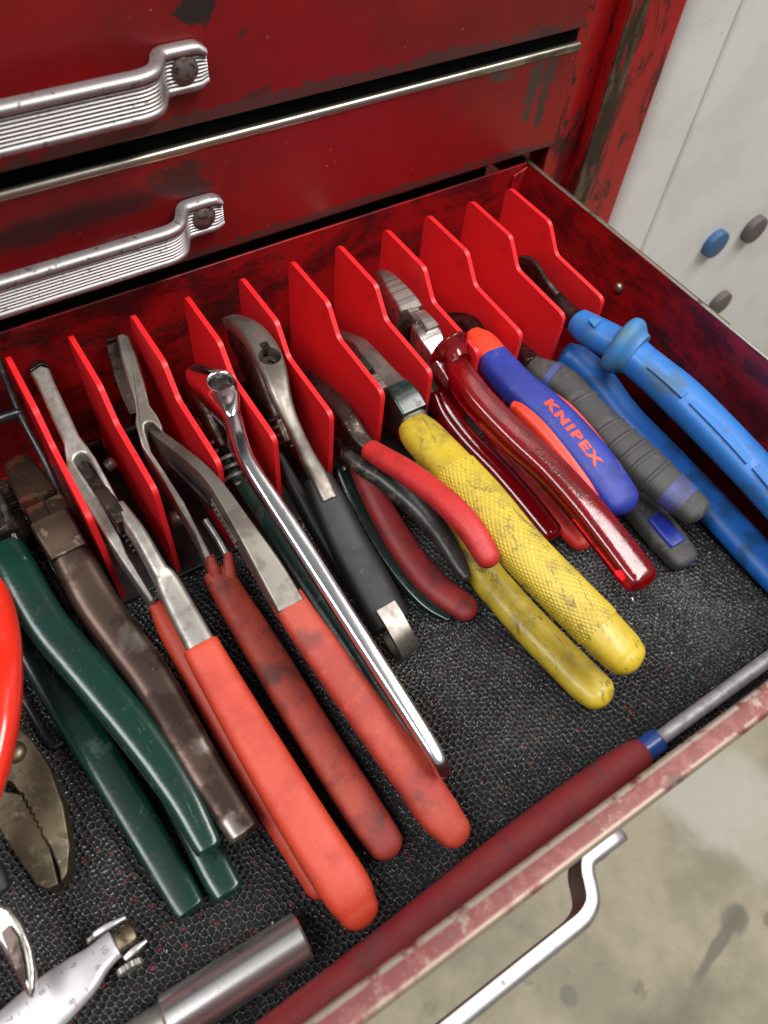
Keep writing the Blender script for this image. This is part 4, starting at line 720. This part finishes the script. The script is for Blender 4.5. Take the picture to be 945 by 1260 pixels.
c = np.array((241.8,-101.6,58)); ax = np.array((245.4,-116.7,56)) - np.array((238.7,-92.6,58)); ax /= np.linalg.norm(ax)
mobj('flange', *sweepdata([(*(c + ax * k), w_, w_ * 1.05) for k, w_ in ((-4.0, 9.4), (-3.7, 11.6), (-2.4, 13.2), (0, 13.8), (2.3, 13.1), (3.8, 11.7), (5.4, 10.5), (7.2, 9.9))], n=44, cap0=0.05, cap1=0), vde_grime, t)
hu = sweep('insulation', [(242.3,-104.3,57,9.37,8.43), (243.1,-110.2,56.5,8.57,7.54), (244.9,-120.6,55.5,8.86,7.45), (247.9,-135.6,53,9.87,7.7), (250.5,-159.5,49,10.05,7.44), (252.6,-180,45,9.9,7.13), (254,-203.6,40,9.38,6.75), (254.7,-221,36,8.57,6.17)], vde_blue, t, n=40, exp=2.5, cap0=0.05, cap1=0.8)
Ch = catmull([(241.3,-117.4,63,1.82,0.91), (242.5,-130,62,1.79,0.9), (244.1,-139.3,60.5,1.78,0.89)], 6)
sweep('grip_pad', [(240,-119.3,61.8,2.36,0.66), (241.6,-129.5,60.9,2.52,0.7), (242.6,-139.3,59.7,2.32,0.65)], vde_blue, t, exp=5, cap0=0.1, cap1=0.1)
sweep('grip_pad', [(244.4,-143.1,58.7,2.49,0.7), (246.4,-161.4,55.5,2.63,0.74), (247.6,-177.4,52.1,2.43,0.68)], vde_blue, t, exp=5, cap0=0.1, cap1=0.1)
sweep('grip_pad', [(248.6,-180.5,51.5,2.6,0.73), (248.8,-195.8,48.5,2.39,0.67)], vde_blue, t, exp=5, cap0=0.1, cap1=0.1)
sweep('insulation', [(234.6,-77.7,36,6.03,5.73), (238.5,-83.9,34,8.05,6.84), (242.3,-95.5,30,8.44,6.75), (244.9,-116.7,23,7.98,5.98), (249.1,-144,17,8.25,5.77), (249.8,-177.3,14,8.74,5.77), (248.8,-204,13,8.84,5.66), (248,-229,12,8.21,5.26)], vde_blue2, t, n=34, exp=2.4, cap0=0.4, cap1=0.8)

# ------------------------------------------------------------------ left of the rack: wire rack, old pliers, green pliers
t = thing('wire_plier_rack', 'black wire rack with rods leaning left of the red dividers', 'tool rack', (-20, -40, 2))
rod('wire', [(-3.9,2.8,74), (-5.3,-19.7,66), (-5,-36,58), (-5.3,-51.6,46), (-5.4,-62.6,34), (-5.5,-71.5,14), (-5.9,-74,4.5)], 1.55, wire_k, t)
rod('wire', [(-25.3,-30.5,52), (-25.1,-43.5,50), (-26.2,-55.2,47), (-26.1,-64.9,42), (-25.8,-73.3,36), (-26.4,-80.8,28), (-29.4,-87.5,12), (-31.4,-91.4,5)], 1.6, wire_k, t)
rod('crossbar', [(-22.3,-17.1,63), (-12.7,-17.4,64.5), (-5.4,-19.2,66)], 2.2, wire_k, t)
rod('foot', [(-51,-88.3,8), (-48.6,-104.4,5), (-46.7,-121.4,4.2), (-42.4,-123,4.2)], 1.5, wire_k, t)

t = thing('old_linesman_pliers', 'old linesman pliers with brown tarnished head and worn bare handle', 'pliers', (-15, -110, 3))
sweep('jaw', [(-14.4,-24.1,42,4.27,6.4), (-13.6,-31.5,43,5.84,8.17), (-13,-42,43,6.71,9.4), (-12.7,-49.4,43,6.96,9.74)], brown_s, t, exp=7, cap0=0.25, cap1=0.05)
sweep('jaw_flank', [(-23.1,-23.1,34,2.66,5.32), (-23.4,-37,33,2.94,5.88), (-23.1,-52.6,32,2.88,5.77)], brown_s, t, exp=5, cap0=0.3, cap1=0.3)
for i in range(9):
    a_ = np.array((-22.4,-25,38)); b_ = np.array((-22.4,-40.7,38)); q = a_ + (b_ - a_) * i / 8
    box('tooth', tuple(q + (-2.2, -0.6, -1.5)), tuple(q + (2.2, 0.6, 1.5)), brown_s, t, bevel=0.25)
sweep('joint', [(-14.6,-48.8,41.4,3.49,6.98), (-14.2,-54.9,41,3.78,7.56)], brown_s, t, exp=7, cap0=0.06, cap1=0.06)
sweep('joint', [(-8.2,-50.5,43.4,3.65,7.3), (-7.8,-58,43,3.93,7.85)], brown_s, t, exp=7, cap0=0.06, cap1=0.06)
sweep('joint_base', [(-12.2,-50,40,6.69,9.37), (-11.8,-59.9,40,7.23,10.12)], brown_s, t, exp=7, cap0=0.05, cap1=0.05)
sweep('shoulder', [(-12.4,-59.3,42,7.19,9.35), (-12,-65.2,42,7.29,8.02), (-11.5,-73.5,41,7.07,5.65)], brown_s, t, exp=6, cap0=0.05, cap1=0.1)
sweep('bare_handle', [(-11.8,-69.2,41,7.11,5.69), (-11.3,-80.1,39,7.65,5.35), (-10.6,-94.3,36,7.86,4.87), (-7.9,-113.1,33,7.43,4.46), (-5.3,-131.6,31,7.13,4.28), (-3.5,-166.6,27,6.55,3.93), (-1.7,-186,25,5.85,3.51), (-1.1,-191.7,24.5,5.68,3.41)], brown_h, t, n=36, exp=3.0, cap0=0.06, cap1=0.35)
sweep('handle', [(-18,-60.9,26,4.21,5.05), (-15.9,-83.4,18,5.45,4.91), (-14.5,-115.6,14,5.88,4.12), (-14.6,-155.9,12,5.85,3.51), (-14.2,-192.3,10.5,5.82,3.2), (-13.7,-202.3,10,5.46,3)], green_g, t, n=30, exp=3.4, cap0=0.3, cap1=0.4)

t = thing('green_handle_pliers', 'pliers with two long scratched dark green handles, left of the old linesman pliers', 'pliers', (-40, -130, 3))
sweep('head', [(-31.5,-31.6,40,5.44,7.62), (-29.9,-47.5,41,5.94,8.31), (-29.3,-58,42,6.45,7.74)], steel_d, t, exp=6, cap0=0.2, cap1=0.06)
sweep('joint_step', [(-31.5,-49.3,43.4,3.09,4.94), (-29.8,-55.4,43.4,3.99,6.38)], steel_g, t, exp=7, cap0=0.08, cap1=0.08)
sweep('handle', [(-31.3,-58.5,42,7.04,5.98), (-30.9,-69.5,41,7.55,5.43), (-28.9,-93.3,37,7.37,4.57), (-23.1,-118.3,33,7.37,4.27), (-16.8,-147.8,29.5,6.87,3.99), (-13.6,-170.3,27,6.01,3.49), (-13.1,-186.2,25,4.96,2.97), (-13,-189.6,24.5,4.67,2.8)], green_g, t, n=34, exp=3.0, cap0=0.15, cap1=0.5)
sweep('handle', [(-38,-57.8,26,4.76,5.24), (-39.1,-81.2,17,5.96,4.77), (-37.4,-102,13,6.47,4.21), (-32.6,-138.9,11,6.63,3.64), (-28.8,-174.4,10,6.17,3.08), (-27,-195.3,9.5,5.57,2.78), (-26.5,-200.5,9.5,5.12,2.56)], green_g, t, n=34, exp=3.6, cap0=0.3, cap1=0.35)

t = thing('glossy_handle_pliers', 'glossy red-orange curved handle at the left edge, arching over tarnished jaws', 'pliers', (-70, -170, 3))
sweep('handle', [(-43.1,-30.1,34,6.43,5.14), (-43.1,-61.7,40,8.15,6.11), (-44.6,-88.8,44,8.56,5.99), (-49.6,-111.4,46,8.13,5.69), (-57.1,-129.4,46,7.8,5.46), (-67.2,-144.7,44,7.02,4.91), (-78.7,-154.5,40,6.13,4.29)], gloss_red, t, n=36, exp=2.3, cap0=0.6, cap1=0.6)

t = thing('slip_joint_pliers', 'tarnished slip-joint pliers lying with toothed jaws towards the front', 'pliers', (-60, -205, 3))
def jawpoly(a, b, n, side): return serr(a, b, n, 1.5, side)
R1 = [(-57.9,-107.8,19), (-53.6,-112.5,19), (-50,-122.4,19), (-48,-136.2,18.5), (-48.7,-150.4,18), (-51.4,-163.2,17), (-55.2,-170.7,16), (-58,-172.4,16)]
R1 += [(-57.2,-168.3,16.5), (-57.2,-159.6,17)] + jawpoly((-58.3,-154.7,17), (-59.6,-138.6,18), 6, (0.7, 0.4, 0)) + [(-60.6,-133.6,18.5), (-63.4,-130.8,19)]
slab('jaw', R1, (0, 0, -1), 9, olive_s, t, bevel=1.6, bseg=3)
R2 = [(-69.2,-128.5,16), (-63,-135.2,16)] + jawpoly((-60,-137.7,16), (-58,-154.5,15.5), 6, (0.5, 0.5, 0)) + [(-57.4,-159.7,15.5), (-59,-172.1,15), (-62.6,-171.6,15), (-65.2,-168.5,15), (-67.3,-157.7,15.5), (-69.3,-146.3,16), (-72.2,-134.6,16)]
slab('jaw', R2, (0, 0, -1), 9, olive_s, t, bevel=1.6, bseg=3)
lathe('rivet', (-56.5,-124.3,18.4), (0, 0, 1), [(-1, 4.2), (0.4, 4.1), (1.6, 3.2), (2.3, 1.6), (2.5, 0.1)], olive_s, t, n=24)
sweep('handle', [(-61.1,-120.8,13,7.84,3.92), (-63.8,-101.6,13,7.46,3.73), (-67.6,-68.6,12,6.26,3.76)], olive_s, t, exp=3, cap0=0.4, cap1=0.6)

t = thing('hook_blade_snips', 'curved polished blade tip resting over the white scaled tool', 'snips', (-75, -245, 3))
B1 = [(-75.8,-168.4,34), (-72.1,-173.4,34), (-70,-176,34), (-68.6,-182.8,33.5), (-68.6,-189.7,33), (-69.9,-195.6,32), (-71.7,-199.7,31), (-73.9,-201.8,30), (-74.5,-199.1,30.5), (-75.1,-191.8,32), (-76.1,-184.9,33), (-78.8,-176.8,34)]
slab('blade', B1, (0, 0, -1), 4, steel_b, t, bevel=1.4, bseg=3)
sweep('bevel_edge', [(-69.5,-185.3,34,0.36,0.32), (-70.3,-192.1,33.4,0.59,0.53), (-71.9,-197.7,32,0.47,0.42), (-73.3,-201,31,0.23,0.21)], steel_l, t, n=10, exp=2, cap0=0.3, cap1=0.6)
slab('dark_facet', [(-74.2,-181.8,34.3), (-71.6,-181,34.3), (-70.6,-185.1,34.1), (-71.6,-193.7,33), (-73.1,-198.4,32), (-74.2,-192.1,33)], (0, 0, 1), 0.5, steel_d, t, bevel=0.15)
sweep('handle', [(-76.8,-157.1,34,5.75,3.45), (-73,-165.1,35,5.43,3.26), (-72,-171,35,4.15,2.08)], blk_grip, t, n=24, exp=2.6, cap0=0.4, cap1=0.4)

# ------------------------------------------------------------------ front row: scaled tool, socket, file
t = thing('scaled_tool', 'white aluminium tool with engraved numbers and small knurled thumbscrew', 'measuring tool', (-40, -248, 3))
body = sweep('body', [(-50.2,-198.2,15,4.37,2.18), (-52.4,-198.4,15,4.48,2.24), (-56.4,-199.3,15,4.95,2.48), (-60.5,-200.4,15,6.3,2.65), (-64.4,-201.2,15,7.13,2.71), (-73,-202.7,15,8.13,2.76), (-83.4,-204.8,15,8.45,2.7), (-98.4,-207.7,15,8.44,2.53)], white_al, t, n=36, exp=3.0, cap0=0.08, cap1=0.2, res=8)
d = np.array((-50.2,-198.2,15)) - np.array((-73,-202.7,15)); d /= np.linalg.norm(d); sd = np.array((-d[1], d[0], 0))
sweep('stub', [(-50.9,-198.2,14,3.35,2.01), (-47.4,-198,14,3.49,2.1), (-44.6,-197.8,13.5,3.39,2.03)], brass_d, t, n=22, exp=2.4, cap0=0.1, cap1=0.4)
sweep('prong', [(-54.9,-192.1,14,0.91,1.45), (-50.6,-192.1,14,1.04,1.67), (-44.8,-192.5,14,0.52,0.73)], white_al, t, n=14, exp=4, cap0=0.3, cap1=0.6)
sweep('prong', [(-49.3,-203.5,14,0.89,1.43), (-45.8,-202.8,14,1.03,1.65), (-41.8,-202.3,14,0.52,0.73)], white_al, t, n=14, exp=4, cap0=0.3, cap1=0.6)
q = np.array((-49.2,-206,12)); kd = np.array((-46,-206.2,12)) - np.array((-52.4,-206,12)); kd /= np.linalg.norm(kd)
def thumb(c, ax, r, L, n=40):
    V, F = cyldata(c, ax, [(-L / 2, r * 0.8), (-L / 2 + 0.3, r), (L / 2 - 0.3, r), (L / 2, r * 0.8)], n); c = np.array(c)
    return [tuple(np.array(v) + (np.array(v) - c) * (0.05 if (i % n) % 2 else -0.05)) for i, v in enumerate(V)], F
mobj('thumbscrew', *thumb(tuple(q), (-kd[1], kd[0], 0), 3.8, 2.2), steel_l, t, angle=20)
mobj('thumbscrew', *thumb(tuple(np.array((-54.8,-192.5,12))), (-kd[1], kd[0], 0), 3.0, 1.6), steel_l, t, angle=20)
for s_, p_ in (('10', (-54.5,-197.1,15)), ('9', (-63.8,-196.9,15)), ('8', (-74,-198.6,15)), ('7', (-84.4,-200.3,15))):
    text_on('engraved_number', s_, p_, (d[1], -d[0], 0), tuple(d), 1.9, [body], grey_ink, t, lift=0.05)
for s_, p_ in (('9', (-55.5,-202.2,15)), ('8', (-65.4,-206.6,15))):
    text_on('engraved_number', s_, p_, (-d[1], d[0], 0), tuple(-d), 1.9, [body], grey_ink, t, lift=0.05)
for p_, sgn in (((-56.9,-196.6,15), 1), ((-66.8,-196.6,15), 1), ((-71.3,-197.8,15), 1), ((-78.1,-198.9,15), 1), ((-80.9,-200.1,15), 1), ((-61.8,-206.4,15), -1), ((-66,-208.2,15), -1)):
    text_on('engraved_tick', 'I', p_, tuple(d), tuple(sgn * np.array((d[1], -d[0], 0))), 1.5, [body], grey_ink, t, lift=0.05)

t = thing('chrome_socket', 'polished chrome tube socket lying at the front beside the red handle', 'socket', (-20, -250, 3))
ax = np.array((1.5,-227.3,11)) - np.array((-36.5,-225.9,11)); c = np.array((1.5,-227.3,11)); ax[2] = 0; ln = np.linalg.norm(ax); ax /= ln
lathe('barrel', tuple(c), tuple(-ax), [(0.0, 5.4), (0.2, 7.2), (0.9, 7.9), (ln * 1.22, 7.9), (ln * 1.22 + 0.8, 7.2), (ln * 1.22 + 1.2, 6.0)], chrome2, t, n=48)
lathe('drive_end', tuple(c - ax * (ln * 1.22 + 0.8)), tuple(-ax), [(0, 6.2), (12, 6.2), (12.6, 5.6), (40, 5.6), (40.4, 5.0)], steel_l, t, n=40)

t = thing('red_handled_tool', 'long dusty red rubber handle with blue ferrule and grey steel shaft along drawer front', 'hand tool', (80, -240, 3))
sweep('handle', [(-42.7,-247,15,5.92,5.63), (-24.1,-246.9,15,6.34,6.03), (21,-245.7,15,6.8,6.46), (72.1,-243.7,15,7.32,6.96), (109.6,-243.1,15,7.4,7.03), (129.7,-242.6,15,6.68,6.35), (138.7,-242.9,15,5.53,5.25)], file_red, t, n=36, exp=2.2, cap0=0.6, cap1=0.15)
sweep('ferrule', [(138.5,-242.7,15,4.76,4.52), (143.2,-242.7,15,4.79,4.55), (147.2,-242.6,15,4.66,4.42)], file_blue, t, n=28, exp=2.1, cap0=0.08, cap1=0.15)
sweep('shaft', [(146,-242.6,15,2.94,2.65), (179.5,-242.5,15,3.06,2.76), (213.9,-242.4,15,3.19,2.87), (245.8,-242.3,15,3.3,2.97)], file_st, t, n=18, exp=2.4, cap0=0.1, cap1=0.3)

# ------------------------------------------------------------------ steel flecks added as glints on the liner
def glint_flecks(n=45):
    V, F = [], []
    for i in range(n):
        x, y = random.uniform(-60, 260), random.uniform(-236, -95); a = random.uniform(0, 6.28); l = random.uniform(0.25, 0.7); w = random.uniform(0.1, 0.25); z = 3.6 + random.uniform(0, 0.4); k = len(V)
        dx, dy = math.cos(a) * l, math.sin(a) * l; ex, ey = -math.sin(a) * w, math.cos(a) * w
        for s_ in (0, -0.25): V += [(x - dx - ex, y - dy - ey, z + s_), (x + dx - ex, y + dy - ey, z + s_ + 0.3), (x + dx + ex, y + dy + ey, z + s_ + 0.3), (x - dx + ex, y - dy + ey, z + s_)]
        F += [(k, k+1, k+2, k+3), (k+7, k+6, k+5, k+4), (k, k+4, k+5, k+1), (k+1, k+5, k+6, k+2), (k+2, k+6, k+7, k+3), (k+3, k+7, k+4, k)]
    o = mobj('liner_glint_flecks', V, F, steel_l, kind='stuff', smooth=False)
    return tag(o, 'tiny steel flecks added as glints over the black liner', 'glint flecks')
glint_flecks()
